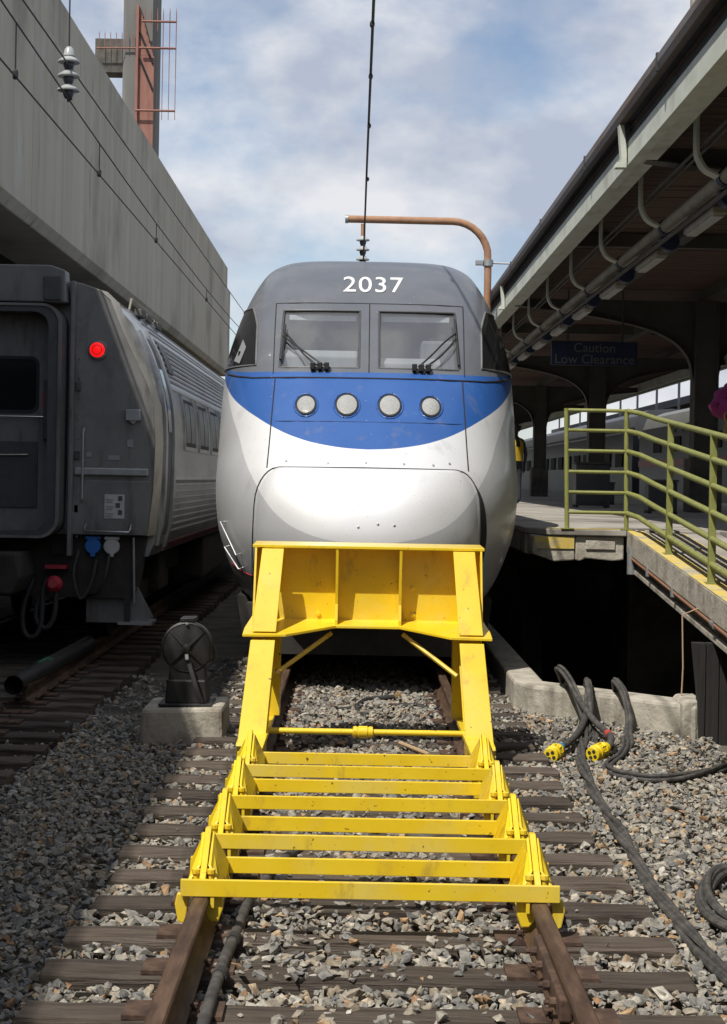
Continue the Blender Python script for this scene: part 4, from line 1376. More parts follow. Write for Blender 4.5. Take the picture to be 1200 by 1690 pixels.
# ================================================================== concrete deck structure on the left
WX = -5.09
WT, WB = 9.79, 5.76
PS = thing('concrete_structure', (WX, 55, 0), 'grey concrete elevated parking deck along the left side', 'building')
seams_y = [-36, -20.3, -5.5, 9.3, 24.1, 38.9, 50.5, 60.8]
seams_y = sorted(seams_y + [a_ + (b_ - a_) * f_ for a_, b_ in zip(seams_y[:-1], seams_y[1:]) for f_ in (.31, .64)])
for a, b in zip(seams_y[:-1], seams_y[1:]):
    mb = MB().prism([(WX, WB + .05), (WX, WT - .95), (WX - .12, WT - .90), (WX - .12, WT), (WX - .45, WT), (WX - .45, WB + 1.0), (WX - 1.3, WB + .25), (WX - 1.3, WB - .1), (WX - .12, WB - .1)], 'y', a + .008, b - .008)
    mb.build('concrete_panel', 'panel_concrete', PS, bevel=.012, seg=1)
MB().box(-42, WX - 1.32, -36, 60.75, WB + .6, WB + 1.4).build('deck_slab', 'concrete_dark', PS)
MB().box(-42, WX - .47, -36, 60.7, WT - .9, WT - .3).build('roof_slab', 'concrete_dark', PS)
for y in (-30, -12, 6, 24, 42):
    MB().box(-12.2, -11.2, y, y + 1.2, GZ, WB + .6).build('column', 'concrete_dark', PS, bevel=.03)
for y in (59.2,):
    MB().box(-6.7, -6.0, y, y + 1.2, GZ, WB + .2).build('column', 'concrete_dark', PS, bevel=.03)
MB().box(-30, -29.4, -36, 60, GZ, WB + .6).build('back_wall', 'concrete_dark', PS)
MB().box(-29.4, -13, 59.2, 59.6, GZ, WB + .6).build('end_wall', 'concrete_dark', PS)

MS = thing('concrete_mast', (-8.6, 62.5, 0), 'tall concrete mast with a faded red panel rising behind the deck wall', 'mast')
MB().prism([(-9.52, 62.0), (-9.39, 61.8), (-8.36, 61.8), (-8.2, 62.02), (-8.2, 63.1), (-9.52, 63.1)], 'z', GZ, 30).build('shaft', 'concrete_mast', MS)
MB().box(-10.6, -9.0, 62.0, 62.9, 17.45, 18.75).build('beam', 'concrete_dark', MS)
rp_ = MB().box(-8.92, -8.26, 61.62, 61.78, 12.0, 18.0)
rp_.prism([(-8.92, 18.0), (-8.92, 19.9), (-8.84, 19.9), (-8.29, 18.0)], 'y', 61.62, 61.78)
pan = rp_.build('panel', 'red_steel', MS, bevel=.01)
MB().box(-8.96, -8.86, 61.5, 61.62, 12.0, 19.95).build('panel_edge', 'red_steel', pan)
for k in range(2):
    MB().tube([(-8.82, 61.6, 18.9 - k * 1.0), (-8.3, 61.6, 17.7 - k * 1.0)], .05, 6).build('brace', 'black_iron', pan)
gd = None
for i, z in enumerate((19.27, 18.25, 15.85)):
    MB().tube([(-8.72 - .1 * i, 61.4, z), (-7.4, 61.4, z)], .045, 6).build('guard_bar', 'red_steel', MS)
for k in range(3):
    x = -7.9 + k * .25
    MB().tube([(x, 61.4, 15.5), (x, 61.4, 19.6), (x, 61.4, 19.8)], [.014, .02, .004], 6).build('spike', 'red_steel', MS)
for k in range(3):
    x = -8.62 + k * .25
    MB().tube([(x, 61.4, 18.9), (x, 61.4, 19.6), (x, 61.4, 19.8)], [.012, .02, .004], 6).build('spike', 'red_steel', MS)
MB().tube([(-10.5, 61.7, 18.3), (-8.7, 61.7, 18.32)], .03, 6).build('guard_bar', 'red_steel', MS)
for k in range(8):
    x = -10.4 + k * .22
    MB().tube([(x, 61.7, 18.2), (x, 61.7, 18.85), (x, 61.7, 18.95)], [.012, .016, .003], 6).build('spike', 'red_steel', MS)

# ================================================================== platform, ramp, kerb
PZ = 1.36
plat = MB().prism([(1.8, 18.0), (1.98, 17.52), (2.86, 17.5), (2.86, 17.62), (10.5, 17.62), (10.5, 125), (1.8, 125)], 'z', PZ - .07, PZ)
pf = tag(plat.build('platform', 'concrete_top', bevel=.012), kind='structure')
pf['_base'] = (0, 0, 0)
MB().box(3.9, 10.5, -14.5, 17.615, PZ - .3, PZ).build('slab', 'concrete_top', pf)
MB().box(3.95, 10.4, 6, 13.4, GZ, PZ - .31).build('support_wall', 'concrete_dark', pf)
# end and edge of the slab: cast concrete pieces with patched faces
MB().prism([(1.84, PZ - .075), (2.30, PZ - .075), (2.30, PZ - .34), (2.08, PZ - .36), (1.84, PZ - .28)], 'y', 17.55, 18.2).build('edge_block', 'concrete_old', pf, bevel=.015)
MB().box(1.86, 2.29, 17.535, 17.549, PZ - .215, PZ - .085).build('yellow_patch', 'edge_yellow', pf)
MB().prism([(2.305, PZ - .075), (2.84, PZ - .075), (2.84, PZ - .33), (2.72, PZ - .345), (2.42, PZ - .32), (2.36, PZ - .35), (2.305, PZ - .34)], 'y', 17.56, 18.2).build('edge_block', 'concrete_old', pf, bevel=.015)
MB().box(2.42, 2.74, 17.54, 17.56, PZ - .22, PZ - .12).build('patch', 'concrete_old', pf, bevel=.006)
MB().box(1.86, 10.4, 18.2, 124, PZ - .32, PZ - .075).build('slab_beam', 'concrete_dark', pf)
MB().box(1.81, 1.98, 18.1, 124, PZ - .30, PZ - .072).build('edge_block', 'concrete_old', pf, bevel=.01)
MB().box(2.0, 2.84, 17.525, 17.72, PZ + .003, PZ + .008).build('yellow_line', 'edge_yellow', pf)
MB().box(3.4, 10.4, 20.5, 22.0, GZ - 1.6, PZ - .33).build('support_wall', 'concrete_dark', pf)
MB().box(2.3, 2.6, 23.0, 124, GZ - 1.6, PZ - .33).build('support_wall', 'concrete_dark', pf)


def rz(y):
    return PZ - .03 - (17.5 - y) * .0865


Y0, Y1 = 8.0, 17.5
rp = MB().prism([(Y1, rz(Y1)), (Y0, rz(Y0)), (Y0, rz(Y0) - .1), (Y1, rz(Y1) - .1)], 'x', 3.06, 3.88)
rampo = tag(rp.build('ramp', 'concrete_top'), kind='structure')
rampo['_base'] = (0, 0, 0)


def ramp_bar(x0, x1, h0, h1, name, m, y0=Y0, y1=Y1, bevel=.006):
    return MB().prism([(y1, rz(y1) + h1), (y0, rz(y0) + h1), (y0, rz(y0) + h0), (y1, rz(y1) + h0)], 'x', x0, x1).build(name, m, rampo, bevel=bevel)


ramp_bar(2.86, 3.055, -.22, .02, 'edge_beam', 'concrete_old', bevel=.012)
ramp_bar(2.862, 3.054, .022, .026, 'yellow_edge', 'edge_yellow', bevel=0)
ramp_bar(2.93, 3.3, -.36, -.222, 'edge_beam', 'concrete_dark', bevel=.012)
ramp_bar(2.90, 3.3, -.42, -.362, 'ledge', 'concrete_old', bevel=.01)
for x in (3.36, 3.46):
    ramp_bar(x, x + .022, .003, .007, 'yellow_line', 'edge_yellow', bevel=0)
cd = [(2.89, y, rz(y) - .245) for y in np.arange(8, 17.3, .6)]
MB().tube(cd + [(2.89, 17.3, rz(17.3) - .245)], .03, 10).build('conduit', 'rust_conduit', rampo, smooth=True)
MB().tube([(2.87, 17.25, rz(17.3) - .12), (2.87, 17.25, rz(17.3) - .42)], .045, 10).build('conduit_elbow', 'galv', rampo, smooth=True)
MB().tube([(2.89, 13.2, rz(13.2) - .245), (2.89, 13.3, rz(13.3) - .245)], .042, 10).build('conduit_coupling', 'galv', rampo, smooth=True)
for y in (16.2, 14.9, 12.1):
    MB().box(2.845, 2.89, y, y + .05, rz(y) - .285, rz(y) - .2).build('conduit_clip', 'galv', rampo)
# supporting walls under the ramp
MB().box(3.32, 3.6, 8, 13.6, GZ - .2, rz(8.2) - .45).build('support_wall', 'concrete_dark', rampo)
MB().prism([(2.66, GZ - .2), (2.67, .02), (2.70, .055), (2.86, .06), (2.86, GZ - .2)], 'y', 13.45, 13.9).build('pier', 'concrete_old', rampo, bevel=.02)
for k in range(6):  # black boards paint the shade on the concrete support, first one slanted with it
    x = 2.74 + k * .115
    MB().prism([(x + (.08 if k == 0 else .004), GZ - .2), (x + (.05 if k == 0 else .004), .12), (x + .004, rz(13.4) - .43), (x + .111, rz(13.4) - .43), (x + .111, GZ - .2)], 'y', 13.40 + .01 * (k % 2), 13.5).build('shade_plank', 'shade_dark', rampo, bevel=.004)
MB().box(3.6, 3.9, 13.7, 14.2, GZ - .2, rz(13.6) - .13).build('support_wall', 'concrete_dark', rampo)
MB().tube([(2.72, 13.75, -.05), (2.73, 13.74, .3), (2.72, 13.76, .75), (2.9, 13.8, .82)], .007, 6).build('hanging_wire', 'stick', rampo)

kb = MB().prism([(1.40, 40), (1.40, 14.95), (1.50, 14.62), (2.78, 13.42), (2.98, 13.70), (1.68, 14.93), (1.66, 40)], 'z', GZ - 1.7, .015)
tag(kb.build('kerb', 'concrete_old', bevel=.03), kind='structure')
# dark floor of the void under the platform
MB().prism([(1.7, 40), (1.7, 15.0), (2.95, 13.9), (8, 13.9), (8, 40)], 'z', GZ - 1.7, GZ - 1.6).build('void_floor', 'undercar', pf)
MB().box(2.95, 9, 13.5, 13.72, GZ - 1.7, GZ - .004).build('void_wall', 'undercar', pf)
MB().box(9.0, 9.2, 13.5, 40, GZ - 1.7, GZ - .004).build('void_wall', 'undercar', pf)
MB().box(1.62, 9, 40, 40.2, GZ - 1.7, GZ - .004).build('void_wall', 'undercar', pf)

# railing
RL = thing('railing', (2.95, 17.5, PZ), 'olive green pipe railing at the platform end and down the ramp', 'railing')
HTS = (1.305, 1.085, .86, .63, .405, .185)
corner = (2.86, 17.55)
leftp = (2.21, 17.55)
for (x, y), lean in ((leftp, -.03), (corner, -.02)):
    MB().tube([(x, y, PZ), (x + lean, y, PZ + 1.325)], .026, 12).build('post', 'green', RL, smooth=True)
    MB().box(x - .07, x + .07, y - .05, y + .07, PZ + .001, PZ + .012).build('base_plate', 'green', RL)
for h in HTS:
    MB().tube([(leftp[0] - .03 * h / 1.3, leftp[1], PZ + h), (corner[0] - .02 * h / 1.3, corner[1], PZ + h)], .021, 10).build('rail', 'green', RL, smooth=True)
for y in (15.62, 13.72, 11.82, 9.9):
    MB().prism([(y - .03, rz(y) + .026), (y - .012, rz(y) + HTS[0]), (y + .012, rz(y) + HTS[0]), (y + .03, rz(y) + .026)], 'x', 2.925, 2.985).build('post', 'green', RL, bevel=.004)
    MB().box(2.90, 3.02, y - .07, y + .07, rz(y) + .022, rz(y) + .034).build('base_plate', 'green', RL)
for h in HTS:
    P = [(corner[0], corner[1], PZ + h), (2.94, 17.2, rz(17.2) + h + .015)] + [(2.955, y, rz(y) + h) for y in (16.4, 15.6, 14, 12, 9.9)]
    MB().tube(P, .028, 12).build('rail', 'green', RL, smooth=True)

# ================================================================== canopy
CN = thing('platform_canopy', (6.3, 29.7, PZ), 'long platform canopy with brown boarded ceiling and pale green steel edge beams', 'canopy')
CY0, CY1 = -14.5, 125
CXL, CXR = 2.46, 10.14
MB().prism([(CXL + .06, 5.52), (6.3, 5.62), (CXR - .06, 5.52), (CXR - .06, 5.62), (6.3, 5.80), (CXL + .06, 5.62)], 'y', CY0, CY1).build('roof', 'roofing', CN)
for s, xe in ((1, CXL), (-1, CXR)):
    g_ = MB().prism([(xe + s * .10, 5.52), (xe + s * .02, 5.50), (xe, 5.56), (xe, 5.63), (xe + s * .03, 5.645), (xe + s * .10, 5.63)], 'y', CY0, CY1).build('gutter', 'gutter', CN)
    MB().box(*sorted((xe + s * .115, xe + s * .135)), CY0, CY1, 5.105, 5.325).build('edge_beam', 'canopy_green', CN)
    MB().box(*sorted((xe + s * .15, xe + s * .17)), CY0, CY1, 5.327, 5.515).build('shade_fascia', 'roofing', CN)  # recessed strip in dark roofing paints the eave's shade above the edge beam
    MB().box(*sorted((xe + s * .112, xe + s * .215)), CY0, CY1, 5.085, 5.104).build('beam_flange', 'canopy_green', CN)
    MB().box(*sorted((xe + s * .25, xe + s * .40)), CY0, CY1, 5.13, 5.40).build('edge_beam', 'canopy_green', CN)
for y in np.arange(5, 60, 4.5):
    MB().box(CXL - .008, CXL + .03, y, y + .04, 5.49, 5.65).build('gutter_strap', 'roofing', CN)
bmesh_board = mesh_of(MB().box(-3.7, 3.7, 0, .235, 0, .025), 'ceiling_board', 'ceiling_wood')
nb = 0
y = 9.0
while y < 52:
    inst(bmesh_board, 'ceiling_board', CN, (6.3 - 6.3, y - 29.7, 5.455 - PZ + random.uniform(-.004, .004)))
    y += .25
MB().box(2.7, 9.95, 52.1, CY1, 5.455, 5.48).build('ceiling', 'ceiling_wood', CN)
MB().box(2.7, 9.95, CY0, 8.95, 5.455, 5.48).build('ceiling', 'ceiling_wood', CN)
for x in (4.4, 6.3, 8.2):
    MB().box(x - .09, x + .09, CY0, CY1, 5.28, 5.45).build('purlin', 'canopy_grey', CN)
arm_top = pchip([2.66, 4.0, 6.1], [5.27, 5.29, 5.10])
arm_bot = pchip([2.66, 3.3, 4.0, 4.8, 5.47, 5.85, 6.02, 6.08], [5.16, 5.09, 5.0, 4.86, 4.66, 4.40, 4.12, 3.75])
AX = [2.66, 3.0, 3.3, 3.7, 4.0, 4.4, 4.8, 5.1, 5.3, 5.47, 5.65, 5.78, 5.88, 5.96, 6.02, 6.06, 6.08]
for y in (16.2, 29.7, 43.2, 56.7, 70.2, 83.7, 97.2, 110.7):
    for s in (-1, 1):
        tp = [(6.3 + s * (6.3 - x), 5.275) for x in AX]
        bt = [(6.3 + s * (6.3 - x), arm_bot(x)) for x in AX]
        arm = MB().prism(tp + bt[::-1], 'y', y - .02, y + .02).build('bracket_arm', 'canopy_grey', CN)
        fm = MB()
        n = len(bt)
        V_ = [(x, y + e, z) for x, z in bt for e in (-.11, .11)] + [(x, y + e, z - .02) for x, z in bt for e in (-.11, .11)]
        F_ = []
        for i in range(n - 1):
            F_ += [(2 * i, 2 * i + 1, 2 * i + 3, 2 * i + 2), (2 * n + 2 * i, 2 * n + 2 * i + 2, 2 * n + 2 * i + 3, 2 * n + 2 * i + 1), (2 * i, 2 * i + 2, 2 * n + 2 * i + 2, 2 * n + 2 * i), (2 * i + 1, 2 * n + 2 * i + 1, 2 * n + 2 * i + 3, 2 * i + 3)]
        fm.add(V_, F_).build('arm_flange', 'canopy_grey', arm)
    cm = MB().box(6.08, 6.12, y - .22, y + .22, PZ, 5.27).box(6.48, 6.52, y - .22, y + .22, PZ, 5.27).box(6.12, 6.48, y - .015, y + .015, PZ, 5.27)
    cm.box(6.121, 6.479, y - .2, y - .16, PZ, 5.27).build('column', 'canopy_grey', CN)
    MB().box(6.0, 6.6, y - .3, y + .3, PZ, PZ + 1.0).build('column_base', 'concrete_dark', CN, bevel=.03)
    # bracket that carries the gutter
    MB().prism([(CXL + .02, 5.49), (CXL + .07, 5.49), (CXL + .10, 5.2), (CXL + .10, 5.06), (CXL - .01, 5.06), (CXL + .0, 5.11), (CXL + .05, 5.12)], 'y', y - .06, y + .06).build('gutter_bracket', 'canopy_green', CN)
for y in (22.9, 36.4):
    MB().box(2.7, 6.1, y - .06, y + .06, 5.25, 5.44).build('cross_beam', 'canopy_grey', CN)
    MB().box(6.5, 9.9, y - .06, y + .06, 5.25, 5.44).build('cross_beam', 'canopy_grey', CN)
# service pipe with hangers and lamps
SP = thing('service_pipe', (3.24, 20, 4.7), 'cream service pipe with hanging lamps under the canopy edge', 'pipe')
SX, SZ = 3.24, 4.70
MB().tube([(SX, CY0, SZ), (SX, 60, SZ), (SX, CY1, SZ)], .072, 14).build('pipe', 'pipe_cream', SP, smooth=True)
MB().tube([(SX - .03, CY0, SZ - .16), (SX - .03, CY1, SZ - .16)], .022, 8).build('conduit', 'canopy_grey', SP)
MB().tube([(SX - .22, CY0, SZ + .30), (SX - .22, CY1, SZ + .30)], .016, 8).build('conduit', 'canopy_grey', SP)
MB().tube([(SX - .15, CY0, SZ + .30), (SX - .15, CY1, SZ + .30)], .016, 8).build('conduit', 'canopy_grey', SP)
hang_y = [8.9, 11.8] + [14.7 + 2.9 * k for k in range(12)]
for y in hang_y:
    P = [(SX - .28, y, 5.44), (SX - .28, y, SZ + .34), (SX - .27, y, SZ + .2), (SX - .2, y, SZ + .07), (SX - .07, y, SZ)]
    hg = MB()
    pts = smooth_path(P, 4)
    vs_ = []
    for p in pts:
        for dx, dy in ((-.012, -.085), (.012, -.085), (.012, .085), (-.012, .085)):
            vs_.append((p.x + dx, p.y + dy, p.z + dx * .5))
    hg.add(vs_, [(i * 4 + j, i * 4 + (j + 1) % 4, i * 4 + 4 + (j + 1) % 4, i * 4 + 4 + j) for i in range(len(pts) - 1) for j in range(4)])
    hgo = hg.build('hanger', 'canopy_green', SP, smooth=True)
    MB().box(SX - .42, SX - .18, y - .14, y + .14, 5.36, 5.45).build('hanger_plate', 'canopy_grey', hgo)
    MB().tube([(SX, y - .06, SZ), (SX, y + .06, SZ)], .085, 14).build('collar', 'navy', hgo, smooth=True)
    MB().lathe([(.10, -.08), (.11, -.06), (.11, .06), (.10, .08)], 16, Matrix.Translation((SX + .10, y + .3, SZ - .12)) @ Matrix.Rotation(R(90), 4, 'X')).build('junction_box', 'navy', hgo, smooth=True)
for y in hang_y:
    lm = MB().box(SX + .0, SX + .14, y + .55, y + 1.9, SZ - .24, SZ - .17).build('lamp', 'pipe_cream', SP, bevel=.01)
    MB().box(SX + .02, SX + .12, y + .6, y + 1.85, SZ - .262, SZ - .241).build('diffuser', 'cap_white', lm)
# hanging sign
SG = thing('hanging_sign', (4.15, 29.3, 4.2), 'navy hanging sign reading Caution Low Clearance under the canopy', 'sign')
MB().box(3.40, 4.98, 29.28, 29.34, 4.02, 4.46).build('board', 'navy', SG, bevel=.01)
text_mesh('Caution', .24, 'sign_text', 'lettering', SG, lambda x, y, z: (4.19 + x, 29.275 - z, 4.335 + y))
text_mesh('Low Clearance', .24, 'sign_text', 'lettering', SG, lambda x, y, z: (4.19 + x, 29.275 - z, 4.125 + y))
for x in (3.7, 4.7):
    MB().tube([(x, 29.31, 4.46), (x, 29.31, 5.4)], .02, 6).build('hanger', 'canopy_grey', SG)
pst = MB().tube([(3.62, 18, 5.6), (3.62, 18, 9.6)], .072, 14)
tag(pst.build('roof_post', 'pipe_cream', smooth=True), 'cream post standing on the canopy roof at the top right', 'post')

# ================================================================== overhead line
PA = thing('bracket_pole', (2.36, 31.2, PZ), 'rust brown pole curving over the power car with an insulator', 'pole')
arc = [(2.36, 31.2, PZ), (2.36, 31.2, 6.05)]
for k in range(1, 9):
    t = R(90 * k / 8)
    arc.append((2.36 - .7 * (1 - math.cos(t)), 31.2, 6.22 + .7 * math.sin(t)))
arc.append((-.40, 31.2, 6.93))
MB().tube(arc, .072, 14).build('pole', 'rust_pipe', PA, smooth=True)
MB().tube([(-.44, 31.2, 6.93), (-.38, 31.2, 6.93)], .082, 14).build('end_cap', 'galv', PA, smooth=True)
MB().tube([(2.36, 31.2, 6.06), (2.36, 31.2, 6.18)], .10, 14).build('clamp', 'galv', PA, smooth=True)
MB().box(2.12, 2.26, 31.12, 31.28, 6.08, 6.16).build('clamp_bolt', 'galv', PA)
MB().tube([(2.46, 31.2, 6.12), (4.1, 31.2, 6.10), (4.1, 31.2, 5.6)], .018, 6).build('stay', 'galv', PA)


def insulator(par, x, y, ztop, r, pitch, n, wm='porcelain'):
    for k in range(n):
        z = ztop - k * pitch
        MB().lathe([(r * .35, z), (r * .55, z - pitch * .12), (r, z - pitch * .36), (r, z - pitch * .46), (r * .8, z - pitch * .5), (r * .4, z - pitch * .48)], 20, Matrix.Translation((x, y, 0))).build('insulator_disc', wm, par, smooth=True)
        MB().lathe([(r * .45, z - pitch * .46), (r * .5, z - pitch * .7), (r * .34, z - pitch * .98)], 16, Matrix.Translation((x, y, 0))).build('insulator_core', 'porcelain_dark', par, smooth=True)


IX = -.085
MB().tube([(IX, 31.2, 6.84), (IX, 31.2, 6.58)], .045, 8).build('hanger_link', 'rust_pipe', PA)
insulator(PA, IX, 31.2, 6.60, .13, .19, 3)
MB().tube([(IX, 31.2, 6.06), (IX, 31.2, 5.96)], .03, 8).build('wire_clamp', 'wire', PA)
cw = MB().tube([(-.01, -4, 6.66), (-.022, 15.8, 6.62), (-.045, 24, 6.66), (-.07, 31.1, 6.12), (IX, 31.2, 6.0)], .016, 6)
CW = tag(cw.build('contact_wire', 'wire'), 'black overhead wire running down the middle to the pole insulator', 'wire')
for y in (14.8, 16.6, 18.8, 21.5, 25):
    z = np.interp(y, [15.8, 24, 31.1], [6.62, 6.66, 6.12])
    MB().tube([(-.03, y, z - .02), (-.03, y + .12, z - .02)], .026, 6).build('wire_clip', 'wire', CW, off=(0, 0, 0))
OL = thing('overhead_line', (-3.7, 20.6, 6.2), 'pair of dark overhead wires with droppers above the left coach', 'wire')


def sag(y):
    return 6.18 + .31 * ((y - 37) / 21) ** 2


MB().tube([(-3.68, y, sag(y)) for y in np.arange(4, 88, 4.0)], .010, 6).build('messenger_wire', 'wire', OL)
MB().tube([(-3.68, -5, 5.93), (-3.68, 90, 5.93)], .010, 6).build('contact_wire', 'wire', OL)
MB().tube([(-3.68, y, 6.80 + .003 * (y - 17)) for y in np.arange(4, 88, 6.0)], .010, 6).build('feeder_wire', 'wire', OL)
for y in (9.5, 16.4, 21.7, 27.8, 37, 47, 58):
    MB().tube([(-3.68, y, 5.93), (-3.68, y, sag(y))], .009, 6).build('dropper', 'wire', OL)
    MB().lathe([(.02, -.05), (.03, -.03), (.03, .03), (.02, .05)], 8, Matrix.Translation((-3.68, y, 5.95))).build('wire_clip', 'wire', OL)
IN = thing('line_insulator', (-3.69, 19.4, 6.7), 'three-disc grey insulator hanging above the left coach by the concrete wall', 'insulator')
insulator(IN, -3.69, 19.4, 6.93, .135, .172, 3)
MB().lathe([(.03, 7.04), (.055, 7.01), (.07, 6.93), (.05, 6.92)], 16, Matrix.Translation((-3.69, 19.4, 0))).build('cap', 'porcelain', IN, smooth=True)
MB().tube([(-3.69, 19.4, 7.02), (-3.70, 19.4, 9.2)], .01, 6).build('hanger_wire', 'wire', IN)
MB().tube([(-3.69, 19.4, 6.45), (-3.68, 19.4, 6.39), (-3.66, 19.4, 6.42)], .03, 8).build('clamp', 'wire', IN)

# ================================================================== round ground signal on its concrete block
blk = MB().prism([(-1.78, -.3), (-1.76, .03), (-1.12, .05), (-1.11, -.3)], 'y', 12.55, 13.25)
tag(blk.build('concrete_block', 'concrete_old', bevel=.03), 'low concrete block under the black ground signal', 'block')
SI = thing('ground_signal', (-1.40, 12.82, .045), 'round black iron ground signal lamp on a low concrete block', 'signal')
cx, cy, cz = -1.425, 12.72, .505
mt = Matrix.Translation((cx, cy, cz)) @ Matrix.Rotation(R(90), 4, 'X')
MB().lathe([(.16, -.22), (.19, -.20), (.197, -.02), (.205, -.015), (.205, .012), (.19, .02), (.185, .012)], 36, mt).build('housing', 'black_iron', SI, smooth=True)
dd = MB().lathe([(.186, .0), (.184, .016), (.12, .026), (.06, .034), (.002, .036)], 36, mt).build('door', 'black_iron', SI, smooth=True)
for a in (45, 135, 225, 315):
    m2 = mt @ Matrix.Rotation(R(a), 4, 'Z')
    MB().prism([(.03, .02), (.185, .004), (.185, .026), (.03, .056)], 'y', -.009, .009, m2).build('rib', 'black_iron', dd)
MB().lathe([(.035, .02), (.03, .06), (.012, .066)], 16, mt).build('hub', 'black_iron', dd, smooth=True)
MB().tube([(cx + .005, cy - .07, cz - .05), (cx + .012, cy - .08, cz - .09)], .016, 8).build('padlock', 'galv', SI)
MB().prism([(cx - .06, cz + .20), (cx - .055, cz + .235), (cx + .065, cz + .238), (cx + .07, cz + .20)], 'y', cy - .02, cy + .16).build('hinge_cap', 'black_iron', SI, bevel=.008)
MB().lathe([(.012, 0), (.014, .02), (.006, .03)], 8, Matrix.Translation((cx, cy - .015, cz + .185)) @ Matrix.Rotation(R(90), 4, 'X')).build('latch', 'galv', SI)
MB().prism([(cx - .145, .24), (cx - .13, .38), (cx + .14, .38), (cx + .15, .24)], 'y', cy - .01, cy + .2).build('neck', 'black_iron', SI, bevel=.01)
MB().prism([(cx - .165, .06), (cx - .15, .25), (cx + .155, .25), (cx + .17, .06)], 'y', cy - .04, cy + .24).build('pedestal', 'black_iron', SI, bevel=.012)
MB().box(cx - .21, cx + .21, cy - .1, cy + .3, .044, .066).build('base_plate', 'black_iron', SI, bevel=.005)
MB().tube(smooth_path([(cx + .02, cy - .05, cz - .11), (cx + .06, cy - .09, cz - .22), (cx + .10, cy - .10, cz - .34), (cx + .14, cy - .07, cz - .44)], 4), .02, 8).build('cable', 'rubber', SI, smooth=True)
MB().tube([(cx + .195, cy + .02, cz + .03), (cx + .225, cy + .02, cz - .02), (cx + .21, cy + .02, cz - .12)], .012, 6).build('side_bar', 'black_iron', SI)

# ================================================================== cables and hoses on the ground
CZ = -.225


def bundle(path, n, r, spread, twist, name, label, cat, seed=1, group=None):
    rr = random.Random(seed)
    P = smooth_path(path, 10)
    root = thing(name, tuple(P[0]), label, cat, group)
    cum = [0]
    for a, b in zip(P[:-1], P[1:]):
        cum.append(cum[-1] + (b - a).length)
    for k in range(n):
        ph = 2 * math.pi * k / n + rr.uniform(-.3, .3)
        tw = twist * rr.uniform(.6, 1.4)
        q = []
        wob = rr.uniform(0, 6)
        for i, p in enumerate(P):
            d = (P[min(i + 1, len(P) - 1)] - P[max(i - 1, 0)]).normalized()
            side = d.cross(Vector((0, 0, 1)))
            side = side.normalized() if side.length > .05 else Vector((1, 0, 0))
            up = side.cross(d).normalized()
            a = ph + tw * cum[i]
            s_ = spread * (1 + .35 * math.sin(cum[i] * 3 + wob))
            q.append(p + side * math.cos(a) * s_ + up * (math.sin(a) * s_ * .6 + s_ * .4))
        MB().tube(q, r, 8).build('strand', 'cable', root, smooth=True)
    return root


# main bundle: from behind the kerb, over it and down to the lower right
bundle([(2.12, 15.2, -.3), (2.02, 14.5, .02), (1.98, 14.2, .10), (1.96, 14.0, .04), (1.90, 13.6, -.16), (1.78, 13.0, CZ), (1.65, 12.2, CZ), (1.555, 11.2, CZ), (1.53, 10.5, CZ), (1.515, 9.7, CZ), (1.495, 9.0, CZ), (1.475, 8.4, CZ), (1.466, 7.8, CZ), (1.485, 7.3, CZ), (1.5, 6.9, CZ), (1.52, 6.2, CZ), (1.5, 5.2, CZ)],
       5, .017, .024, 2.2, 'cable_bundle', 'long twisted black cable bundle running down the gravel beside the ties', 'cable', 3)
bundle([(1.98, 15.1, -.3), (1.84, 14.75, .04), (1.76, 14.5, .17), (1.78, 14.2, .15), (1.84, 13.9, .0), (1.88, 13.6, -.17), (1.90, 13.3, CZ), (1.84, 12.95, CZ)],
       4, .016, .026, 1.5, 'cable_bundle', 'short black cable bundle arching over the concrete kerb beside the yellow plugs', 'cable', 5)
bundle([(2.36, 14.6, -.3), (2.24, 14.2, .06), (2.20, 13.95, .13), (2.23, 13.75, .05), (2.25, 13.6, -.14), (2.19, 13.3, CZ), (2.09, 12.75, CZ), (1.95, 12.25, CZ), (1.80, 11.85, CZ), (1.80, 11.5, CZ), (1.92, 11.32, CZ), (2.08, 11.27, CZ), (2.33, 11.45, CZ), (2.68, 11.85, CZ), (3.2, 12.4, CZ)],
       5, .016, .028, 1.2, 'cable_bundle', 'black cable bundle draped over the kerb and curving off to the right', 'cable', 8)
bundle([(2.5, 8.6, CZ), (2.1, 8.62, CZ), (1.91, 8.5, CZ + .04), (1.79, 8.33, CZ + .04), (1.69, 8.02, CZ + .02), (1.68, 7.75, CZ), (1.74, 7.44, CZ), (1.95, 6.9, CZ), (2.2, 6.4, CZ)],
       5, .018, .032, 1.5, 'cable_bundle', 'looped black cable bundle at the lower right edge of the gravel', 'cable', 12)


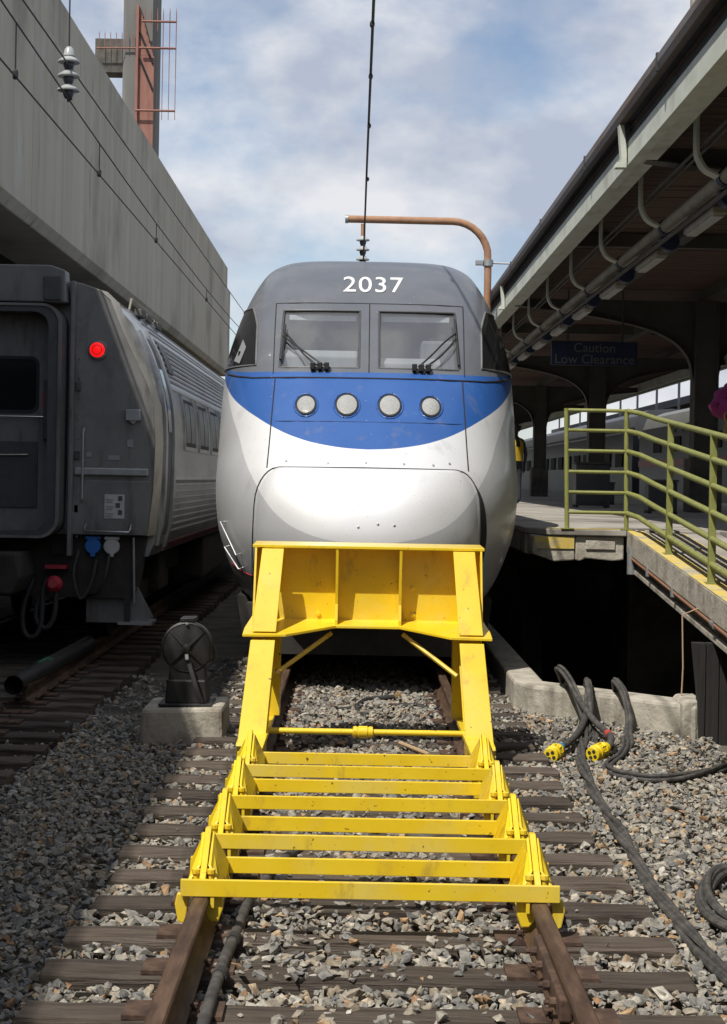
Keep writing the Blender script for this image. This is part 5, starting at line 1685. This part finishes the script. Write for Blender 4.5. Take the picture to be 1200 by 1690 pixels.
def plug(tip, tail, label, tape):
    a, b = Vector(tip), Vector(tail)
    root = thing('power_plug', tuple(a), label, 'plug', 'yellow plugs on the gravel')
    d = (b - a).normalized()
    mt_ = Matrix.Translation(a) @ d.to_track_quat('Z', 'Y').to_matrix().to_4x4()
    bd = MB().lathe([(.052, 0), (.056, .004), (.056, .05), (.062, .055), (.062, .085), (.055, .09), (.055, .15), (.060, .155), (.060, .175), (.05, .18), (.045, .23), (.03, .245)], 20, mt_).build('body', 'plug_yellow', root, smooth=True)
    for k in range(4):
        t_ = k * math.pi / 2 + .5
        MB().lathe([(.014, .001), (.014, -.003), (.003, -.0035)], 10, mt_ @ Matrix.Translation((.027 * math.cos(t_), .027 * math.sin(t_), 0))).build('socket_hole', 'rubber', bd)
    for k in range(8):
        t_ = k * math.pi / 4
        MB().box(-.006, .006, -.006, .006, .09, .15, mt_ @ Matrix.Translation((.055 * math.cos(t_), .055 * math.sin(t_), 0))).build('grip', 'plug_yellow', bd)
    MB().lathe([(.036, .24), (.038, .25), (.038, .30), (.032, .31)], 14, mt_).build('tape_band', tape, root, smooth=True)
    return root, a + d * .28


_, e1 = plug((1.40, 12.05, CZ + .035), (1.56, 12.45, CZ + .06), 'yellow plug with blue tape, nearer the ties', 'blue_tape')
_, e2 = plug((1.72, 12.10, CZ + .04), (1.90, 12.36, CZ + .07), 'yellow plug without blue tape, beside the draped cable bundle', 'cable')
c1 = MB().tube(smooth_path([e1, e1 + Vector((.09, .2, .01)), (1.72, 12.95, CZ + .06), (1.84, 13.4, CZ + .10), (1.93, 13.85, -.05), (2.0, 14.15, .06), (2.08, 14.6, -.1)], 6), .028, 10)
tag(c1.build('plug_cable', 'cable', smooth=True), 'black cable leading from the blue taped plug up to the kerb', 'cable')
c2 = MB().tube(smooth_path([e2, e2 + Vector((.05, .2, .02)), (1.96, 12.85, CZ + .08), (1.91, 13.3, CZ + .12), (1.86, 13.8, -.02), (1.82, 14.3, .08), (1.9, 14.9, -.1)], 6), .028, 10)
c2o = tag(c2.build('plug_cable', 'cable', smooth=True), 'black cable with red band leading from the other plug up to the kerb', 'cable')
MB().tube([(1.962, 12.80, CZ + .078), (1.958, 12.88, CZ + .083)], .032, 10).build('red_band', 'red_tape', c2o, smooth=True, off=(0, 0, 0))

hz = MB().tube(smooth_path([(-.60, 5.0, -.15), (-.62, 5.8, -.15), (-.612, 6.58, -.15), (-.597, 7.1, -.17), (-.58, 7.5, -.15), (-.548, 7.9, -.18), (-.477, 8.28, -.15), (-.386, 8.76, -.17), (-.263, 9.15, -.19), (-.02, 9.5, -.2), (.29, 9.2, -.18), (.5, 9.1, -.2)], 7), .026, 10)
ho = tag(hz.build('hose', 'cable', smooth=True), 'thick dark hose lying between the rails near the camera', 'hose')
for p in ((-.612, 6.45, -.15), (-.600, 7.0, -.166)):
    MB().tube([p, (p[0] + .008, p[1] + .07, p[2] - .003)], .031, 10).build('hose_band', 'rubber', ho, smooth=True, off=(0, 0, 0))
hp = [(-.55, 14.2, -.2), (-.35, 14.2, -.2), (-.1, 14.35, -.2), (.05, 14.6, -.19), (.22, 14.75, -.18), (.35, 14.72, -.17)]
loop = [(.35, 14.72, -.17), (.05, 14.72, -.18), (-.06, 14.3, -.2), (.12, 13.85, -.2), (.45, 13.75, -.2), (.72, 13.95, -.2), (.68, 14.3, -.2), (.4, 14.45, -.2)]
h2 = MB().tube(smooth_path([(-.62, 14.05, -.2), (-.3, 14.25, -.2), (.0, 14.38, -.19), (.4, 14.5, -.18), (.68, 14.3, -.2), (.70, 13.9, -.2), (.42, 13.68, -.2), (.1, 13.75, -.2), (-.06, 14.2, -.18), (.02, 14.75, -.17), (.28, 14.9, -.16)], 7), .024, 10)
h2o = tag(h2.build('air_hose', 'rubber', smooth=True), 'looped black air hose on the gravel behind the buffer stop', 'hose')
MB().tube([(.28, 14.9, -.16), (.34, 14.93, -.15)], .03, 8).build('coupling', 'brass', h2o, off=(0, 0, 0))
stk = MB().tube([(.47, 11.77, -.15), (.37, 12.05, -.155), (.27, 12.33, -.16)], .016, 8)
tag(stk.build('wooden_stick', 'stick', smooth=True), 'pale wooden stick on the ties behind the crossbars', 'stick')


# ================================================================== people
def person(name, label, loc, rot, joints, regions, hair_m):
    """skinned skeleton turned into one continuous mesh; regions(center, part) -> material slot name"""
    me = bpy.data.meshes.new(name)
    names = list(joints.keys())
    vs_ = [joints[k][0] for k in names]
    idx = {k: i for i, k in enumerate(names)}
    es = [(idx[k], idx[joints[k][2]]) for k in names if joints[k][2]]
    me.from_pydata(vs_, es, [])
    o = bpy.data.objects.new(name, me)
    COL.objects.link(o)
    o.modifiers.new('skin', 'SKIN')
    for i, k in enumerate(names):
        r = joints[k][1]
        me.skin_vertices[0].data[i].radius = r if isinstance(r, tuple) else (r, r)
        me.skin_vertices[0].data[i].use_root = (k == 'pelvis')
    sb = o.modifiers.new('sub', 'SUBSURF')
    sb.levels = 2
    sb.render_levels = 2
    dg = bpy.context.evaluated_depsgraph_get()
    nm = bpy.data.meshes.new_from_object(o.evaluated_get(dg))
    bpy.data.objects.remove(o)
    ms = []
    for p in nm.polygons:
        mn = regions(p.center)
        if mn not in ms:
            ms.append(mn)
        p.material_index = ms.index(mn)
        p.use_smooth = True
    nm.materials.clear()
    for mn in ms:
        nm.materials.append(M[mn])
    root = thing(name, loc, label, 'person')
    root.rotation_euler = (0, 0, rot)
    root['_base'] = (0, 0, 0)
    b = bpy.data.objects.new('body', nm)
    COL.objects.link(b)
    b.parent = root
    return root


def standing(h=1.75, larm=None, rarm=None):
    k = h / 1.75
    J = {}

    def a(n_, p, r, par):
        J[n_] = ((p[0] * k, p[1] * k, p[2] * k), r, par)
    a('pelvis', (0, 0, .95), (.15, .105), None)
    a('waist', (0, 0, 1.08), (.135, .10), 'pelvis')
    a('chest', (0, 0, 1.28), (.16, .115), 'waist')
    a('upper', (0, .005, 1.42), (.12, .09), 'chest')
    a('neck', (0, 0, 1.51), .055, 'upper')
    a('jaw', (0, -.015, 1.57), (.062, .07), 'neck')
    a('head', (0, 0, 1.66), (.078, .092), 'jaw')
    a('crown', (0, .005, 1.735), (.05, .06), 'head')
    for s, n_, arm in ((-1, 'l', larm), (1, 'r', rarm)):
        arm = arm or [(s * .17, 0, 1.42), (s * .25, .02, 1.13), (s * .26, -.06, .88), (s * .265, -.09, .80)]
        a(n_ + 'sh', arm[0], .06, 'upper')
        a(n_ + 'el', arm[1], .046, n_ + 'sh')
        a(n_ + 'wr', arm[2], .03, n_ + 'el')
        a(n_ + 'palm', arm[3], (.036, .02), n_ + 'wr')
        d = (Vector(arm[3]) - Vector(arm[2])).normalized()
        sd_ = Vector((0, -1, 0)) - d * d.dot(Vector((0, -1, 0)))
        sd_.normalize()
        for f_, (o_, ln) in enumerate(((-.027, .065), (-.009, .08), (.009, .075), (.027, .058))):
            b_ = Vector(arm[3]) + d * .035 + sd_ * o_
            a(n_ + 'f%da' % f_, b_, .009, n_ + 'palm')
            a(n_ + 'f%db' % f_, b_ + d * ln, .007, n_ + 'f%da' % f_)
        b_ = Vector(arm[3]) - d * .01 + sd_ * .035
        a(n_ + 'tha', b_, .011, n_ + 'palm')
        a(n_ + 'thb', b_ + d * .045 + sd_ * .025, .008, n_ + 'tha')
        a(n_ + 'hip', (s * .095, 0, .88), (.092, .095), 'pelvis')
        a(n_ + 'kn', (s * .105, -.015, .50), .06, n_ + 'hip')
        a(n_ + 'an', (s * .11, .01, .09), .042, n_ + 'kn')
        a(n_ + 'toe', (s * .125, -.15, .035), (.038, .03), n_ + 'an')
    return J


# worker in a yellow vest, far along the platform
def reg1(c):
    if c.z > 1.50:
        return 'skin'
    if c.z < .12:
        return 'rubber'
    if abs(c.x) > .2 and c.z < .91:
        return 'skin'
    return 'navy_cloth'


p1 = person('person', 'person in a yellow safety vest and dark clothes standing on the shaded platform', (3.48, 36.5, PZ), R(200), standing(1.78), reg1, 'hair')


def head_parts(root, k):
    MB().lathe([(.100 * k, 1.645 * k), (.108 * k, 1.69 * k), (.098 * k, 1.74 * k), (.06 * k, 1.78 * k), (.01, 1.79 * k)], 16, Matrix.Translation((0, .012, 0))).build('hair', 'hair', root, smooth=True)
    MB().lathe([(.014, -.02), (.016, 0), (.006, .022)], 8, Matrix.Translation((0, -.10 * k, 1.635 * k))).build('nose', 'skin', root, smooth=True)
    for s in (-1, 1):
        MB().lathe([(.012, -.004), (.012, .004), (.002, .006)], 8, Matrix.Translation((s * .032, -.09 * k, 1.665 * k)) @ Matrix.Rotation(R(90), 4, 'X')).build('eye', 'hair', root)
        MB().lathe([(.022, -.006), (.02, .01), (.008, .014)], 10, Matrix.Translation((s * .084 * k, 0, 1.645 * k)) @ Matrix.Rotation(R(s * 90), 4, 'Y')).build('ear', 'skin', root, smooth=True)
    MB().box(-.022, .022, -.09 * k, -.078 * k, 1.592 * k, 1.60 * k).build('mouth', 'red_cap', root, bevel=.003)


head_parts(p1, 1.017)
# vest: open elliptical shell with a U-shaped neck
V_, F_ = [], []
prof_ = [(.98, .185, .145), (1.12, .18, .14), (1.3, .2, .152), (1.42, .185, .135), (1.47, .13, .10)]
for z, rx, ry in prof_:
    for j in range(24):
        t_ = 2 * math.pi * j / 24
        V_.append((rx * math.cos(t_), ry * math.sin(t_), z))
F_ = [(i * 24 + j, i * 24 + (j + 1) % 24, i * 24 + 24 + (j + 1) % 24, i * 24 + 24 + j) for i in range(4) for j in range(24) if not (i >= 2 and (j % 12 in (5, 6) or (15 <= j <= 20)))]
MB().add(V_, F_).build('vest', 'vest', p1, smooth=True)


# person in pink at the right edge, standing on the ramp
def reg2(c):
    if c.z > 1.50:
        return 'skin'
    if c.z < .12:
        return 'rubber'
    if c.x > -.3 and c.x < -.05 and c.y < -.26:
        return 'skin'
    if c.z < 1.0 and abs(c.x) < .26:
        return 'navy_cloth'
    return 'pink'


la = [(-.19, 0, 1.45), (-.40, -.03, 1.21), (-.22, -.24, 1.24), (-.14, -.28, 1.26)]
p2 = person('person', 'person in a bulky magenta knit top at the right edge, carrying a tan bag', (4.02, 16.6, PZ), R(15), standing(1.86, larm=la), reg2, 'hair')
head_parts(p2, 1.06)
# bulky knitted sleeve over the arm
sl = []
A = [Vector(p) * 1.063 for p in la]
pts = smooth_path([A[0] + Vector((.06, 0, .02)), A[0], (A[0] + A[1]) / 2 + Vector((-.03, 0, .01)), A[1], (A[1] + A[2]) / 2, A[2]], 5)
rs = [.095 + .016 * math.sin(i * 1.9) + .012 * math.sin(i * .7) + .02 * (i / len(pts)) for i in range(len(pts))]
MB().tube(pts, rs, 14).build('knit_sleeve', 'pink', p2, smooth='all')
bag = MB()
V_, F_ = [], []
for i in range(9):
    v_ = i / 8
    z = -.17 + .30 * v_
    wr = .17 * (1 - .5 * (abs(v_ - .4) / .6) ** 2.2)
    for j in range(18):
        t_ = 2 * math.pi * j / 18
        V_.append((wr * math.cos(t_), .075 * (1 - .4 * v_) * math.sin(t_), z))
F_ = [(i * 18 + j, i * 18 + (j + 1) % 18, i * 18 + 18 + (j + 1) % 18, i * 18 + 18 + j) for i in range(8) for j in range(18)] + [tuple(range(17, -1, -1)), tuple(8 * 18 + j for j in range(18))]
bag.add(V_, F_)
B = bag.build('handbag', 'leather', smooth=True)
B.location = (3.78, 16.36, PZ + 1.10)
B.rotation_euler = (0, R(-20), R(15))
tag(B, 'tan brown leather bag hanging from the arm of the person in magenta', 'bag')
MB().tube(smooth_path([(-.11, 0, .1), (-.09, 0, .18), (0, 0, .22), (.09, 0, .18), (.11, 0, .1)], 5), .012, 8).build('strap', 'leather', B, smooth=True)

# ================================================================== background right of the platform
T2 = thing('commuter_coach', (12.1, 66, 0), 'silver coach standing beyond the far platform edge', 'coach')
MB().prism([(10.72, .9), (10.66, 2.5), (10.7, 4.0), (10.9, 4.55), (11.3, 4.78), (12.2, 4.85), (13.1, 4.75), (13.5, 4.5), (13.6, .9)], 'y', 63, 124).build('body_shell', 'silver_train', T2, smooth=True)
for y in np.arange(65, 122, 3.2):
    MB().box(10.60, 10.665, y, y + 1.8, 2.55, 3.2).build('window', 'seam', T2)
MB().box(10.63, 10.67, 63, 124, 3.9, 3.96).build('trim', 'galv', T2)
T3 = thing('cab_car', (12.1, 56, 0), 'pale cab car with a red stripe beyond the platform columns', 'train')
MB().prism([(10.72, .9), (10.68, 3.6), (10.95, 4.35), (11.6, 4.6), (12.8, 4.6), (13.4, 4.3), (13.6, .9)], 'y', 46, 61.5).build('body_shell', 'pale_train', T3, smooth=True)
MB().box(10.655, 10.69, 46, 61.5, 2.5, 2.75).build('red_stripe', 'red_cap', T3)
for y in (47.5, 50.5, 53.5, 57.0):
    MB().box(10.64, 10.69, y, y + 1.4, 3.0, 3.5).build('window', 'seam', T3)
for k in range(3):
    MB().box(10.66, 10.76, 52.0 + k * 1.3, 52.6 + k * 1.3, 3.65, 3.78).build('vent', 'dark_grey', T3)
C2 = thing('far_canopy', (19.5, 60, 0), 'dark canopy roof of the next platform beyond the trains on the right', 'canopy')
MB().prism([(14.9, 5.6), (19.5, 5.7), (24.2, 5.6), (24.2, 5.9), (19.5, 6.1), (14.9, 5.95)], 'y', -14.5, 125).build('roof', 'roofing', C2)
for y in np.arange(2.7, 120, 13.5):
    MB().box(19.3, 19.7, y, y + .4, GZ, 5.5).build('column', 'canopy_grey', C2)
FW = thing('far_station_wall', (26, 80, 0), 'low brown station wall far beyond the trains on the right', 'wall')
MB().box(25.5, 26.5, -14.5, 150, GZ, 5.6).build('wall', 'brick_far', FW)
FR = thing('steel_gantry', (14.4, 60, 4.6), 'dark steel gantry with posts against the sky beyond the trains', 'gantry')
for y in np.arange(40, 120, 5.4):
    MB().box(14.3, 14.4, y, y + .1, GZ, 7.2).build('post', 'steel_dark', FR)
MB().box(14.28, 14.47, 40, 120, 7.2, 7.5).build('top_beam', 'steel_dark', FR)
MB().box(14.28, 14.47, 40, 120, 4.9, 5.15).build('lower_beam', 'steel_dark', FR)
# odds and ends on the shaded platform
for (x, y, sx, sy, sz, lb) in ((4.9, 27.5, .5, .4, .55, 'dark equipment box on the platform, nearest of the three'), (4.4, 33, .7, .5, .9, 'tall dark cabinet standing on the shaded platform'), (5.4, 38, .6, .6, .5, 'dark box far along the platform by a column base')):
    bx_ = thing('equipment_box', (x, y, PZ), lb, 'box')
    MB().box(x, x + sx, y, y + sy, PZ + .04, PZ + sz).build('body', 'dark_grey', bx_, bevel=.02)
    MB().box(x - .02, x + sx + .02, y - .02, y + sy + .02, PZ + sz + .001, PZ + sz + .04).build('lid', 'canopy_grey', bx_, bevel=.01)
    for a in (0, 1):
        MB().box(x + a * (sx - .06), x + a * (sx - .06) + .06, y, y + sy, PZ, PZ + .039).build('foot', 'rubber', bx_)

for o in bpy.data.objects:
    if '_base' in o:
        del o['_base']
